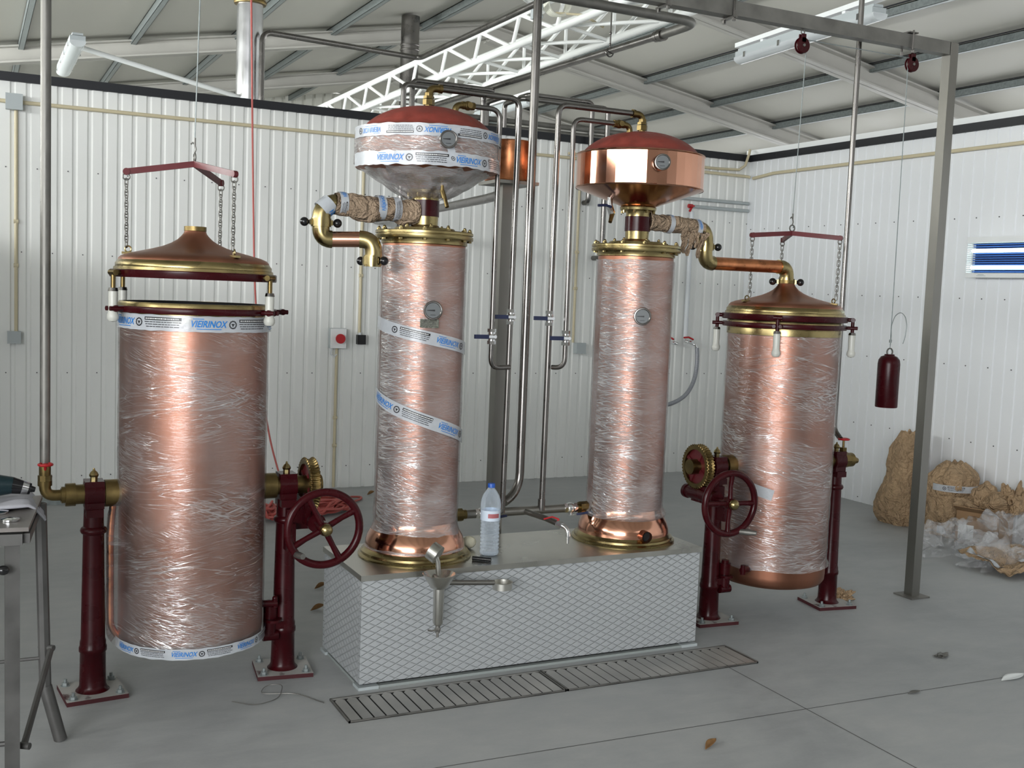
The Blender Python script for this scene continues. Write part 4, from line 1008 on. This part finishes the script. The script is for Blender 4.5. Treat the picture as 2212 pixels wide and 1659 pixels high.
# ================================================================== beyond the partition
fl = thing('flue', 'shiny steel flue with a brass collar behind the back wall, top left', 'flue', (2.02, 9.0, 2.2))
build('flue_tube', M().cyl((0,0,0), (0,0,2.1), .103, n=40), simple('bright_flue_steel', (.72,.72,.74), .22, 1, 4, .1), fl)
build('brass_collar', M().lathe([(.10,1.545), (.125,1.55), (.13,1.565), (.125,1.58), (.115,1.585), (.12,1.60), (.10,1.61)], n=40), BRASS_DULL, fl)
fl = thing('flue', 'farther dull steel flue rising behind the white truss', 'flue', (5.12, 13.6, 2.0))
build('flue_tube', M().cyl((0,0,0), (0,0,3.03), .118, n=40), STEEL, fl)
build('joint_band', M().torus((0,0,2.66), .12, .010, n=40, m_=8).torus((0,0,2.60), .12, .010, n=40, m_=8), STEEL, fl)
def batten(name, label, loc, L, rotz=0, pitch=0, rail=True, hang=0):
    t = thing(name, label, 'lamp', loc, None, rotz)
    t.rotation_euler = (pitch, 0, rotz)
    build('lamp_tray', M().box((-.05,-L/2,0), (.05,L/2,.035)).box((-.035,-L/2+.01,.04), (.035,L/2-.01,.055)), GREYPL, t, smooth=0)
    mm = M(); n = 10; sec = [(-.052,.0)]+[(-.052*math.cos(PI*k/n)*(1 if k not in (0,n) else 1), -.008-.034*math.sin(PI*k/n)) for k in range(n+1)]+[(.052,.0)]
    mm.add([(x, y, z) for y in (-L/2-.012, L/2+.012) for x, z in sec], [(i, i+1, len(sec)+i+1, len(sec)+i) for i in range(len(sec)-1)]+[tuple(range(len(sec))), tuple(range(2*len(sec)-1, len(sec)-1, -1))])
    build('diffuser', mm, LAMPT, t)
    for k in range(4):
        y = -L/2+.12+k*(L-.24)/3
        for s in (-1, 1): build('clip', M().box((s*.053-.004,y-.012,-.018), (s*.053+.004,y+.012,.018)), CHROME, t, smooth=0)
    if rail: build('mounting_rail', M().box((-.03,-L/2-.06,.075), (.03,L/2+.04,.105)).box((-.02,-L*.3,.055), (.02,-L*.3+.03,.075)).box((-.02,L*.3,.055), (.02,L*.3+.03,.075)), WHITE, t, smooth=0)
    return t
lt = batten('strip_light', 'unlit strip light on a white rail, top right above the beam', (4.80, 5.62, 3.24), 1.42, rotz=math.radians(-4.5))
lt = batten('strip_light', 'unlit strip light seen end-on at the top left on a long pole', (.665, 8.78, 3.13), 1.27, rotz=math.radians(0), rail=False)
tag(build('support_pole', M().tube([(.70, 8.42, 3.14), (1.93, 8.96, 3.01)], .018, n=12), WHITE), 'white pole slanting from the end-on strip light to the flue', 'pole')
batten('strip_light', 'distant strip light beyond the back wall under the truss, right of centre', (5.05, 10.6, 3.45), 1.3, rail=True)
jb = thing('junction_box', 'grey junction box with a coil of white cable on the roof truss', 'junction box', (4.20, 8.22, 3.86))
build('box_body', M().rbox((0,0,.01), .04, .11, .15, .3), GREYPL, jb, smooth=0)
cc = M()
for k in range(4): cc.torus((.07,-.15-.035*k,.02), .08+.007*k, .011, 'y', 32, 8)
build('cable_coil', cc, simple('pale_cable', (.72,.72,.62), .5), jb)
build('cable_tail', M().tube([(.07,-.2,-.05), (.24,-.35,-.07), (.38,-.45,-.17)], .010, n=8), CREAM, jb)
tag(build('support_pole', M().tube([(3.22,7.14,3.79), (4.20,8.12,3.83)], .021, n=12), TRUSSW), 'white pole meeting the roof truss at the junction box', 'pole')

# ================================================================== fittings on the back wall
FY = WY-.012
tag(build('conduit', M().tube([(-3.4,FY,2.655), (-.2,FY,2.650), (4.5,FY,2.655), (6.20,FY-.01,2.648), (6.235,FY-.04,2.64)], .013, n=10), CREAM), 'long cream conduit running along the top of the back wall', 'conduit')
tag(build('conduit', M().tube([(4.4,FY,2.69), (5.9,FY,2.692), (6.13,FY-.01,2.70), (6.18,FY-.03,2.74), (6.20,FY-.05,2.84), (6.23,FY-.02,2.88)], .012, n=10), CREAM), 'second cream conduit turning up over the wall in the corner', 'conduit')
tag(build('conduit', M().tube([(6.255,7.88,2.63), (6.25,7.6,2.655), (6.25,-3,2.67)], .014, n=10), CREAM), 'cream conduit running along the top of the right wall', 'conduit')
def jbox(name, label, x, z, s=.09, mat=GREYPL):
    t = thing(name, label, 'junction box', (x, FY, z))
    build('box_body', M().box((-s/2,-.055,-s/2), (s/2,0,s/2)), mat, t, smooth=0)
    build('box_lid', M().box((-s/2-.002,-.062,-s/2-.002), (s/2+.002,-.050,s/2+.002)), mat, t, smooth=0)
jbox('junction_box', 'grey junction box high on the back wall at the far left', .262, 2.645, .098)
jbox('junction_box', 'grey junction box at mid height on the back wall, far left', .262, 1.118, .078)
jbox('junction_box', 'small grey box on the back wall between the two columns', 4.565, 1.095, .085)
def vcond(label, x, z0, z1, mat=CREAM, r=.011):
    tag(build('conduit', M().tube([(x,FY-.004,z0), (x,FY-.004,z1)], r, n=10).cyl((x-.014,FY-.004,(z0+z1)/2), (x+.014,FY-.004,(z0+z1)/2), .014).cyl((x-.014,FY-.004,z0+.3*(z1-z0)), (x+.014,FY-.004,z0+.3*(z1-z0)), .014), mat), label, 'conduit')
vcond('cream conduit joining the two junction boxes at the far left', .275, 1.157, 2.60)
vcond('cream conduit running from the red stop button down to the floor', 2.475, .01, 1.075)
vcond('cream conduit dropping to the small black socket box', 2.650, 1.185, 2.64)
vcond('cream conduit dropping behind the right-hand water pipes to a grey box', 4.515, 1.14, 2.64)
es = thing('stop_button_box', 'pale grey box with a big red stop button on the back wall', 'switch', (2.475, FY, 1.145))
build('enclosure', M().box((-.066,-.05,-.075), (.056,0,.075)), GREYPL, es, smooth=0)
build('cover', M().box((-.064,-.062,-.073), (.054,-.050,.073)), WHITE, es, smooth=0)
build('red_button', M().cyl((.0,-.06,0), (.0,-.085,0), .022, n=24).cyl((.0,-.085,0), (.0,-.10,0), .036, n=32), REDH, es)
build('lead', M().tube([(-.05,-.03,-.075), (-.055,-.03,-.12), (-.02,-.02,-.14), (0,-.01,-.12)], .005, n=6), WPIPE, es)
bk = thing('socket_box', 'small black box on the back wall right of the stop button', 'socket', (2.657, FY, 1.138))
build('enclosure', M().box((-.032,-.05,-.036), (.030,0,.036)).box((-.026,-.056,-.030), (.024,-.05,.030)), BLACK, bk, smooth=0)
build('gland', M().cyl((-.008,-.02,.034), (-.008,-.02,.052), .012), WPIPE, bk)
for z, l in ((2.410, 'upper'), (2.345, 'lower')):
    tag(build('service_pipe', M().tube([(5.62 if l == 'lower' else 5.50,FY-.012,z), (6.255,FY-.012,z)], .015, n=10), GREYPL), l+' of two short grey pipes high on the wall near the corner', 'pipe')
tag(build('red_tap', M().cyl((5.60,FY-.02,2.345), (5.64,FY-.02,2.345), .018).box((5.585,FY-.05,2.34), (5.645,FY-.035,2.35)).cyl((5.615,FY-.045,2.33), (5.615,FY-.02,2.30), .01), REDH), 'small red-handled tap on the lower grey pipe near the corner', 'tap')
tag(build('white_riser', M().tube([(5.640,FY-.018,2.30), (5.640,FY-.018,1.20)], .019, n=14), WPIPE), 'white plastic pipe running down the back wall to the hose tap', 'pipe')
tap = thing('hose_tap', 'red-handled tap with a grey braided hose on the back wall', 'tap', (5.645, FY, 1.17))
build('tap_body', M().cyl((0,0,0), (.02,-.10,-.01), .014).tube([(-.01,-.03,-.0), (.05,-.10,-.03), (.065,-.10,-.06)], .012, n=10), CHROME, tap)
build('tap_handle', M().tube([(-.045,-.05,.03), (0,-.06,.035), (.045,-.07,.015)], .008, n=8), REDH, tap)
build('hose', M().tube([(.065,-.10,-.055), (.072,-.11,-.16), (.04,-.13,-.33), (-.05,-.15,-.46), (-.19,-.17,-.53), (-.40,-.20,-.56)], .018, fillet=.14, n=14), GHOSE, tap)
t2 = thing('hose_tap', 'red-handled tap without a hose, just right of the right column', 'tap', (5.49, FY, 1.16))
build('tap_body', M().cyl((-.02,0,0), (0,-.08,-.01), .013).tube([(0,-.06,0), (.03,-.09,-.015)], .012, n=10), CHROME, t2)
build('tap_handle', M().tube([(-.045,-.04,.05), (0,-.06,.022)], .008, n=8), REDH, t2)

# insect lamp on the right wall
iz = thing('insect_lamp', 'white wall-mounted insect lamp with two lit tubes, on the right wall', 'lamp', (6.255, 5.08, 1.765))
build('casing', M().box((-.085,-.33,.235), (0,.33,.275)).box((-.085,-.33,0), (0,.33,.03)).box((-.012,-.33,.03), (0,.33,.235)), WHITE, iz, smooth=0)
for s in (-1, 1):
    g = M()
    for k in range(16): g.box((-.085, s*.327-.003, .033+k*.0127), (-.01, s*.327+.003, .038+k*.0127))
    build('side_grille', g, WHITE, iz, smooth=0)
g = M()
for k in range(13): g.box((-.045, -.31, .036+k*.0155), (-.025, .31, .043+k*.0155))
build('louvre', g, UVBACK, iz, smooth=0)
build('back_panel', M().box((-.016,-.315,.032), (-.0125,.315,.233)), simple('navy_panel', (.01,.02,.10), .5), iz, smooth=0)
for z in (.068, .182): build('tube', M().cyl((-.062,-.30,z), (-.062,.30,z), .0125, n=20), UVTUBE, iz)
build('maker_mark', M().box((-.0856,.16,.010), (-.085,.235,.013)).box((-.0856,.175,.016), (-.085,.225,.020)), GREYPL, iz, smooth=0)

# ================================================================== floor drain grates
def grate(label, x0, x1):
    y0_, y1_ = 3.592, 3.826; L = x1-x0
    t = thing('drain_grate', label, 'grate', ((x0+x1)/2, (y0_+y1_)/2, 0), 'floor drain grates')
    h, k = L/2, (y1_-y0_)/2
    build('pit_shade_plate', M().box((-h,-k,.0004), (h,k,.0022)), SHADE_BLACK, t, smooth=0)  # flat plate blackened for the shade of a pit below
    build('frame', M().box((-h,-k,0), (h,-k+.006,.007)).box((-h,k-.006,0), (h,k,.007)).box((-h,-k,0), (-h+.006,k,.007)).box((h-.006,-k,0), (h,k,.007)), STEEL_DK, t, smooth=0)
    mm = M(); n = 19; p = (L-.016)/n
    for i in range(n):
        a = -h+.008+i*p
        mm.add([(a+.003,-k+.008,.0035), (a+p-.006,-k+.008,.0068), (a+p-.006,k-.03,.0068), (a+.003,k-.03,.0035), (a+p*.5,k-.008,.005)], [(0,1,2,3), (3,2,4)])
    mm.box((-h+.006,k-.012,.001), (h-.006,k-.006,.006))
    o = build('slats', mm, simple('grate_steel', (.42,.41,.39), .4, .6, 4, .2), t, smooth=0, solid=.0012, normals=False)
grate('left half of the slatted steel drain grate in front of the cabinet', 1.200, 2.083)
grate('right half of the slatted steel drain grate in front of the cabinet', 2.089, 3.025)

# ================================================================== loose things
bt = thing('water_bottle', 'clear plastic water bottle with blue cap standing on the cabinet', 'bottle', (1.938, 4.035, BZ))
prof = [(0,.004), (.028,.0), (.038,.006), (.0405,.014)]
for k in range(9):
    z = .018+k*.0155; prof += [(.0405,z), (.0375,z+.0078)]
prof += [(.041,.162), (.041,.195), (.0425,.198), (.0425,.215), (.040,.235), (.033,.255), (.022,.272), (.0145,.282), (.0135,.292)]
build('bottle_body', M().lathe(prof, n=40), PET, bt)
build('cap', M().lathe([(0,.303), (.014,.303), (.0155,.300), (.0155,.286), (.013,.285)], n=28), simple('blue_cap', (.02,.10,.45), .4), bt)
lb = build('bottle_label', M().grid(lambda a, b: (.0418*math.cos(2*PI*a), .0418*math.sin(2*PI*a), .150+.043*b), 40, 1, True), simple('pale_label', (.62,.70,.80), .5), bt)
build('label_stripe', M().grid(lambda a, b: (.0421*math.cos(-2.25+1.2*a), .0421*math.sin(-2.25+1.2*a), .163+.018*b), 12, 1), simple('red_label_panel', (.40,.12,.13), .5), lb)
mk = tag(build('marker_pen', M().tube([(1.835,3.975,BZ+.009), (1.895,3.925,BZ+.009)], .0085, n=12), BLACK), 'short black marker pen lying on the cabinet beside the bottle', 'pen')
tag(build('crumpled_wrap', M().sph((1.900,4.16,BZ+.028), .03, (1.1,.9,.9), 16, 10), simple('cream_tape_wad', (.70,.66,.50), .6, 0, 30, .2, .8, 60)), 'wad of cream tape by the foot of the left column', 'wad of tape')

# cord hanging from the flue and its tangle on the floor
def rnd(a): return random.uniform(-a, a)
tag(build('hanging_cord', M().tube([(1.69,7.5,3.42), (1.715,7.5,2.5), (1.740,7.5,1.71), (1.753,7.5,1.45), (1.79,7.49,1.0), (1.82,7.47,.70), (1.87,7.45,.42), (1.93,7.42,.20), (1.96,7.35,.05)], .0065, fillet=.15, n=8), CORD), 'thin red cord hanging from above behind the raised lid', 'cord')
pts = []
for k in range(330):
    a = k*.62+rnd(.25); c = k/330
    if k % 110 < 62: cx, cy, rx, ry = 2.12, 7.18, .30, .26
    else: cx, cy, rx, ry = 1.72, 7.00, .085, .16
    z = .012+abs(rnd(.035))+(.10 if cx < 2 else .09)*max(0, 1-abs((k % 55)/55-.5)*2)*random.random()
    pts.append((cx+rx*math.cos(a)*(.45+.55*random.random()), cy+ry*math.sin(a)*(.45+.55*random.random()), z))
pts += [(2.40,7.30,.015), (2.52,7.42,.012), (2.56,7.50,.012), (2.47,7.53,.012), (2.35,7.45,.012)]
tag(build('cord_tangle', M().tube(pts, .0085, fillet=.05, n=6, seg=3), CORD), 'tangled heap of red cord on the floor near the back wall', 'cord')

TABLES = simple('dark_table_steel', (.085,.083,.080), .5, .3, 10, .25)
# work table
tb = thing('work_table', 'grey steel folding work table cut off by the left edge', 'table', (-.15, 3.60, 0))
def T(x, y, z): return (x+.15, y-3.60, z)
TZ = .820
tp = M().add([T(-.62,3.44,TZ), T(.150,3.37,TZ), T(.213,3.85,TZ), T(-.56,3.92,TZ), T(-.62,3.44,TZ-.012), T(.150,3.37,TZ-.012), T(.213,3.85,TZ-.012), T(-.56,3.92,TZ-.012)],
         [(0,1,2,3),(4,7,6,5),(0,4,5,1),(1,5,6,2),(2,6,7,3),(3,7,4,0)])
build('tabletop', tp, simple('worn_table_sheet', (.17,.155,.145), .35, .3, 6, .2), tb, smooth=0)
build('apron', M().tube([T(-.60,3.455,TZ-.035), T(.135,3.385,TZ-.035)], .023, n=4).tube([T(.14,3.385,TZ-.035), T(.195,3.835,TZ-.035)], .020, n=4), TABLES, tb, smooth=0)
build('leg', M().box(T(.088,3.385,0), T(.128,3.425,TZ-.02)), TABLES, tb, smooth=0)
build('leg', M().tube([T(.205,3.82,TZ-.02), T(.222,3.83,.165)], .019, n=8).tube([T(.222,3.83,.18), T(.268,3.80,.0)], .021, n=10), TABLES, tb)
build('leg', M().box(T(-.57,3.46,0), T(-.53,3.50,TZ-.02)), TABLES, tb, smooth=0)
build('leg', M().tube([T(-.52,3.88,TZ-.02), T(-.50,3.89,0)], .019, n=8), TABLES, tb)
build('stretcher', M().tube([T(-.51,3.89,.26), T(.22,3.825,.28)], .006, n=8).tube([T(-.55,3.48,.17), T(.11,3.41,.17)], .008, n=8), TABLES, tb)
build('diagonal_brace', M().tube([T(.240,3.82,.315), T(.140,3.42,.155)], .010, n=8).cyl(T(.245,3.805,.315), T(.205,3.84,.315), .010).cyl(T(.155,3.405,.155), T(.105,3.44,.155), .010), TABLES, tb)
cl = M().grid(lambda a, b: ((-.45+.66*a), (3.62+.27*b)+.02*math.sin(a*7), TZ+.006+.018*max(0, noise.noise(Vector((a*5, b*4, 2)))+.3)+(-.05*max(0, a-.94)/.06*(1))), 40, 16)
tag(build('rag', cl, CLOTH, solid=.006, smooth=80), 'grey-white rag spread over the back edge of the work table', 'cloth')
dr = thing('power_drill', 'black cordless drill lying on the rag at the left edge', 'drill', (.085, 3.70, TZ+.045))
build('drill_body', M().tube([(-.20,0,.020), (-.10,0,.030), (-.03,0,.022), (.035,0,.020)], .034, n=18, rf=lambda s: .042-.006*s-.010*max(0, s-.8)*5), TEAL, dr)
build('chuck', M().cyl((.03,0,.020), (.085,0,.006), .027, .018, n=18).cyl((.075,0,.009), (.098,0,.003), .013, .008, n=14), BLACK, dr)
build('chuck_collar', M().cyl((.060,0,.013), (.078,0,.008), .0235, .0200, n=18), CHROME, dr)
build('grip', M().tube([(-.15,0,.01), (-.17,.09,-.005), (-.175,.13,-.01)], .022, n=12), BLACK, dr)
for k, (x, y, r, l) in enumerate(((.065,3.60,.040,'larger'), (.105,3.475,.026,'smaller'))):
    tag(build('grinding_disc', M().lathe([(.008,0), (r,.0), (r,.005), (.010,.009), (.008,.009)], c=(x,y,TZ+.001), n=36), CHROME), l+' shiny metal disc lying on the work table', 'disc')
tag(build('clamp_lever', M().tube([(.01,3.44,.80), (.03,3.40,.735), (.075,3.365,.707)], .006, n=8).sph((.083,3.36,.702), .014, (1.2,1,1)), BLACK), 'black-knobbed lever sticking out under the work table', 'lever')

# paper sacks by the right wall
def sack(label, loc, prof, sx, sy, H, seed, lean=(0,0), group='brown paper sacks'):
    t = thing('paper_sack', label, 'sack', loc, group)
    def fn(a, b):
        th = 2*PI*a; c, s = math.cos(th), math.sin(th)
        k = b*(len(prof)-1); i = min(int(k), len(prof)-2); r = prof[i]+(prof[i+1]-prof[i])*(k-i)
        e = (abs(c)**3.2+abs(s)**3.2)**(-1/3.2)
        q = Vector((c*1.6+seed, s*1.6, b*3.0))
        f = 1+.16*noise.noise(q)+.09*noise.noise(q*2.6)+.05*noise.noise(q*6)
        return (sx*r*e*c*f+lean[0]*b*b, sy*r*e*s*f+lean[1]*b*b, H*b*(1+.06*noise.noise(Vector((c*2+seed, s*2, 5)))*b))
    mm = M().grid(fn, 90, 70, True); n = len(mm.v); mm.add([(0,0,0)], []); mm.f += [(n, (i+1) % 90, i) for i in range(90)]
    top = [tuple(mm.v[70*90+i]) for i in range(90)]
    tc = Vector((sum(v[0] for v in top)/90, sum(v[1] for v in top)/90, sum(v[2] for v in top)/90-.03)); mm.add([tc], []); mm.f += [(n+1, 70*90+i, 70*90+(i+1) % 90) for i in range(90)]
    build('paper_body', mm, KRAFT, t, smooth=28)
    return t
s1 = sack('taller brown paper sack with a twisted open top, by the right wall', (5.985, 5.66, 0), [.80,1.02,1.05,1.0,.93,.80,.76,.74,.70,.58,.40], .155, .150, .66, 1.3, (.02,-.03))
s2 = sack('rounder brown paper sack bound with printed tape, right of the tall one', (6.05, 5.27, 0), [.90,1.0,1.0,.99,.97,.95,.97,.97,.90,.72,.36], .160, .150, .50, 7.7)
def belt(t, z, r, L, a0, wd, u0):
    tape(t, lambda u, v, off: ((.168+off)*math.cos(a0+u/.165), (.168+off)*math.sin(a0+u/.165), z+v), L, wd, u0)
belt(s2, .335, .16, .34, math.radians(-190), .045, -.03); belt(s2, .05, .16, .30, math.radians(-170), .05, -.06)
cbx = thing('cardboard_box', 'small open cardboard box with a white label behind the loose plastic', 'box', (6.03, 4.98, 0), None, math.radians(20))
build('carton', M().box((-.13,-.14,0), (.13,.14,.004)).box((-.13,-.14,0), (-.126,.14,.22)).box((.126,-.14,0), (.13,.14,.22)).box((-.13,-.14,0), (.13,-.136,.22)).box((-.13,.136,0), (.13,.14,.22)), CARD, cbx, smooth=0)
build('flap', M().add([(-.13,-.14,.22), (-.13,.14,.22), (-.22,.13,.26), (-.22,-.13,.26)], [(0,1,2,3)]), CARD, cbx, smooth=0, solid=.004)
build('label', M().box((-.1315,.02,.03), (-.1305,.12,.13)), WHITE, cbx, smooth=0)
def lump(name, label, cat, c, sx, sy, sz, mat, seed, amp=.5, n=70, m_=44, group=None, hf=.3):
    def fn(a, b):
        th = 2*PI*a; ph = PI*(1-b)*.5 if True else 0
        d = Vector((math.cos(th)*math.cos(PI/2-ph), math.sin(th)*math.cos(PI/2-ph), math.sin(PI/2-ph)))
        f = 1+amp*noise.noise(d*1.7+Vector((seed,0,0)))+amp*.6*noise.noise(d*4+Vector((0,seed,0)))+amp*hf*noise.noise(d*9+Vector((0,0,seed)))
        return (d.x*sx*f, d.y*sy*f, max(.002, d.z*sz*f+.004))
    mm = M().grid(fn, n, m_, True)
    o = build(name, mm, mat, smooth=25); o.location = c
    return tag(o, label, cat, group)
lump('crumpled_paper', 'crumpled brown paper heaped on top of the cardboard box', 'paper', (6.06, 5.00, .185), .16, .17, .15, KRAFT, 3.1, .6, hf=.10)
lump('crumpled_paper', 'peak of crumpled brown paper rising behind the box by the wall', 'paper', (6.13, 4.86, .225), .085, .085, .17, KRAFT, 9.4, .7, hf=.12)
lump('plastic_film', 'heap of crumpled clear plastic film on the floor in front of the sacks', 'plastic film', (5.62, 4.88, .0), .23, .20, .16, PLASTIC, 5.5, .7, group='loose clear plastic', hf=.1)
lump('plastic_film', 'larger heap of clear plastic film beside the cardboard box by the wall', 'plastic film', (5.93, 4.72, .0), .24, .26, .26, PLASTIC, 2.2, .6, group='loose clear plastic', hf=.1)
lump('plastic_film', 'low pile of clear plastic film under the spread brown paper at the right edge', 'plastic film', (5.60, 4.50, .0), .22, .16, .13, PLASTIC, 8.2, .7, group='loose clear plastic', hf=.1)
sp_ = thing('wrapping_paper', 'opened brown wrapping paper with printed tape on the floor, right edge', 'paper', (5.58, 4.40, 0))
def pf(a, b):
    x = -.22+.50*a; y = -.20+.40*b
    return (x+.03*noise.noise(Vector((a*4, b*4, 1))), y+.03*noise.noise(Vector((a*4, b*4, 5))), .035+.06*(noise.noise(Vector((a*3, b*3, 2)))+.3)+.10*max(0, b-.55)+.03*noise.noise(Vector((a*9, b*9, 2))))
build('sheet', M().grid(pf, 60, 50), KRAFT, sp_, smooth=30, solid=.002)
tape(sp_, lambda u, v, off: tuple(Vector(pf(.10+v*2+.0, min(1, .30+u*1.7)))+Vector((-.004,-.004,.006+off))), .34, .05, .0)
tape(sp_, lambda u, v, off: tuple(Vector(pf(min(1, .30+u*1.8), .26+v*2.2))+Vector((0,-.006,.010+off))), .34, .05, .0)

# litter on the floor
def leaf(label, x, y, L, rot, mat=LEAF, curl=.012, name='dry_leaf', cat='leaf'):
    mm = M().grid(lambda a, b: ((a-.5)*L, (b-.5)*L*.34*math.sin(PI*min(max(a, .02), .98)), .003+curl*(abs(b-.5)*2)**2*math.sin(PI*a)+curl*a*a), 12, 6)
    o = build(name, mm, mat, solid=.0008); o.location = (x, y, 0); o.rotation_euler = (0,0,rot); return tag(o, label, cat)
leaf('dry brown leaf lying on the floor in the foreground', 2.303, 2.958, .085, .5)
leaf('dry leaf on the floor left of the cabinet, the farther one', 1.600, 5.30, .07, .2, curl=.02)
leaf('dry leaf on the floor left of the cabinet, the nearer one', 1.480, 4.94, .075, .1, curl=.02)
leaf('dry leaf near the back wall beside the red cord', 2.668, 7.62, .07, .3, curl=.02)
lump('brown_scrap', 'scrap of brown paper on the floor right of the closed pot', 'paper', (4.10, 4.24, 0), .07, .035, .04, KRAFT, 4.4, .8, 40, 20)
lump('dark_scrap', 'small dark crumb of dirt on the floor at the right', 'dirt', (3.88, 3.375, 0), .04, .022, .008, STEEL_DK, 6.4, .9, 30, 12)
leaf('thin strip of white plastic on the floor at the lower right', 3.95, 3.06, .16, .1, WHITE, .006, 'plastic_strip', 'plastic strip')
leaf('thin grey smear-like chip on the floor beyond the slab joint', 3.40, 3.08, .07, .0, STEEL_DK, .004, 'metal_chip', 'chip')
tag(build('wire_scrap', M().tube([(.86,3.93,.004), (.93,3.86,.004), (1.03,3.90,.004), (1.07,4.0,.02), (1.01,4.03,.012), (.97,3.97,.004), (1.10,3.93,.004), (1.17,3.80,.004)], .0016, fillet=.04, n=6), STEEL_DK), 'thin curled wire lying on the floor under the open pot', 'wire')
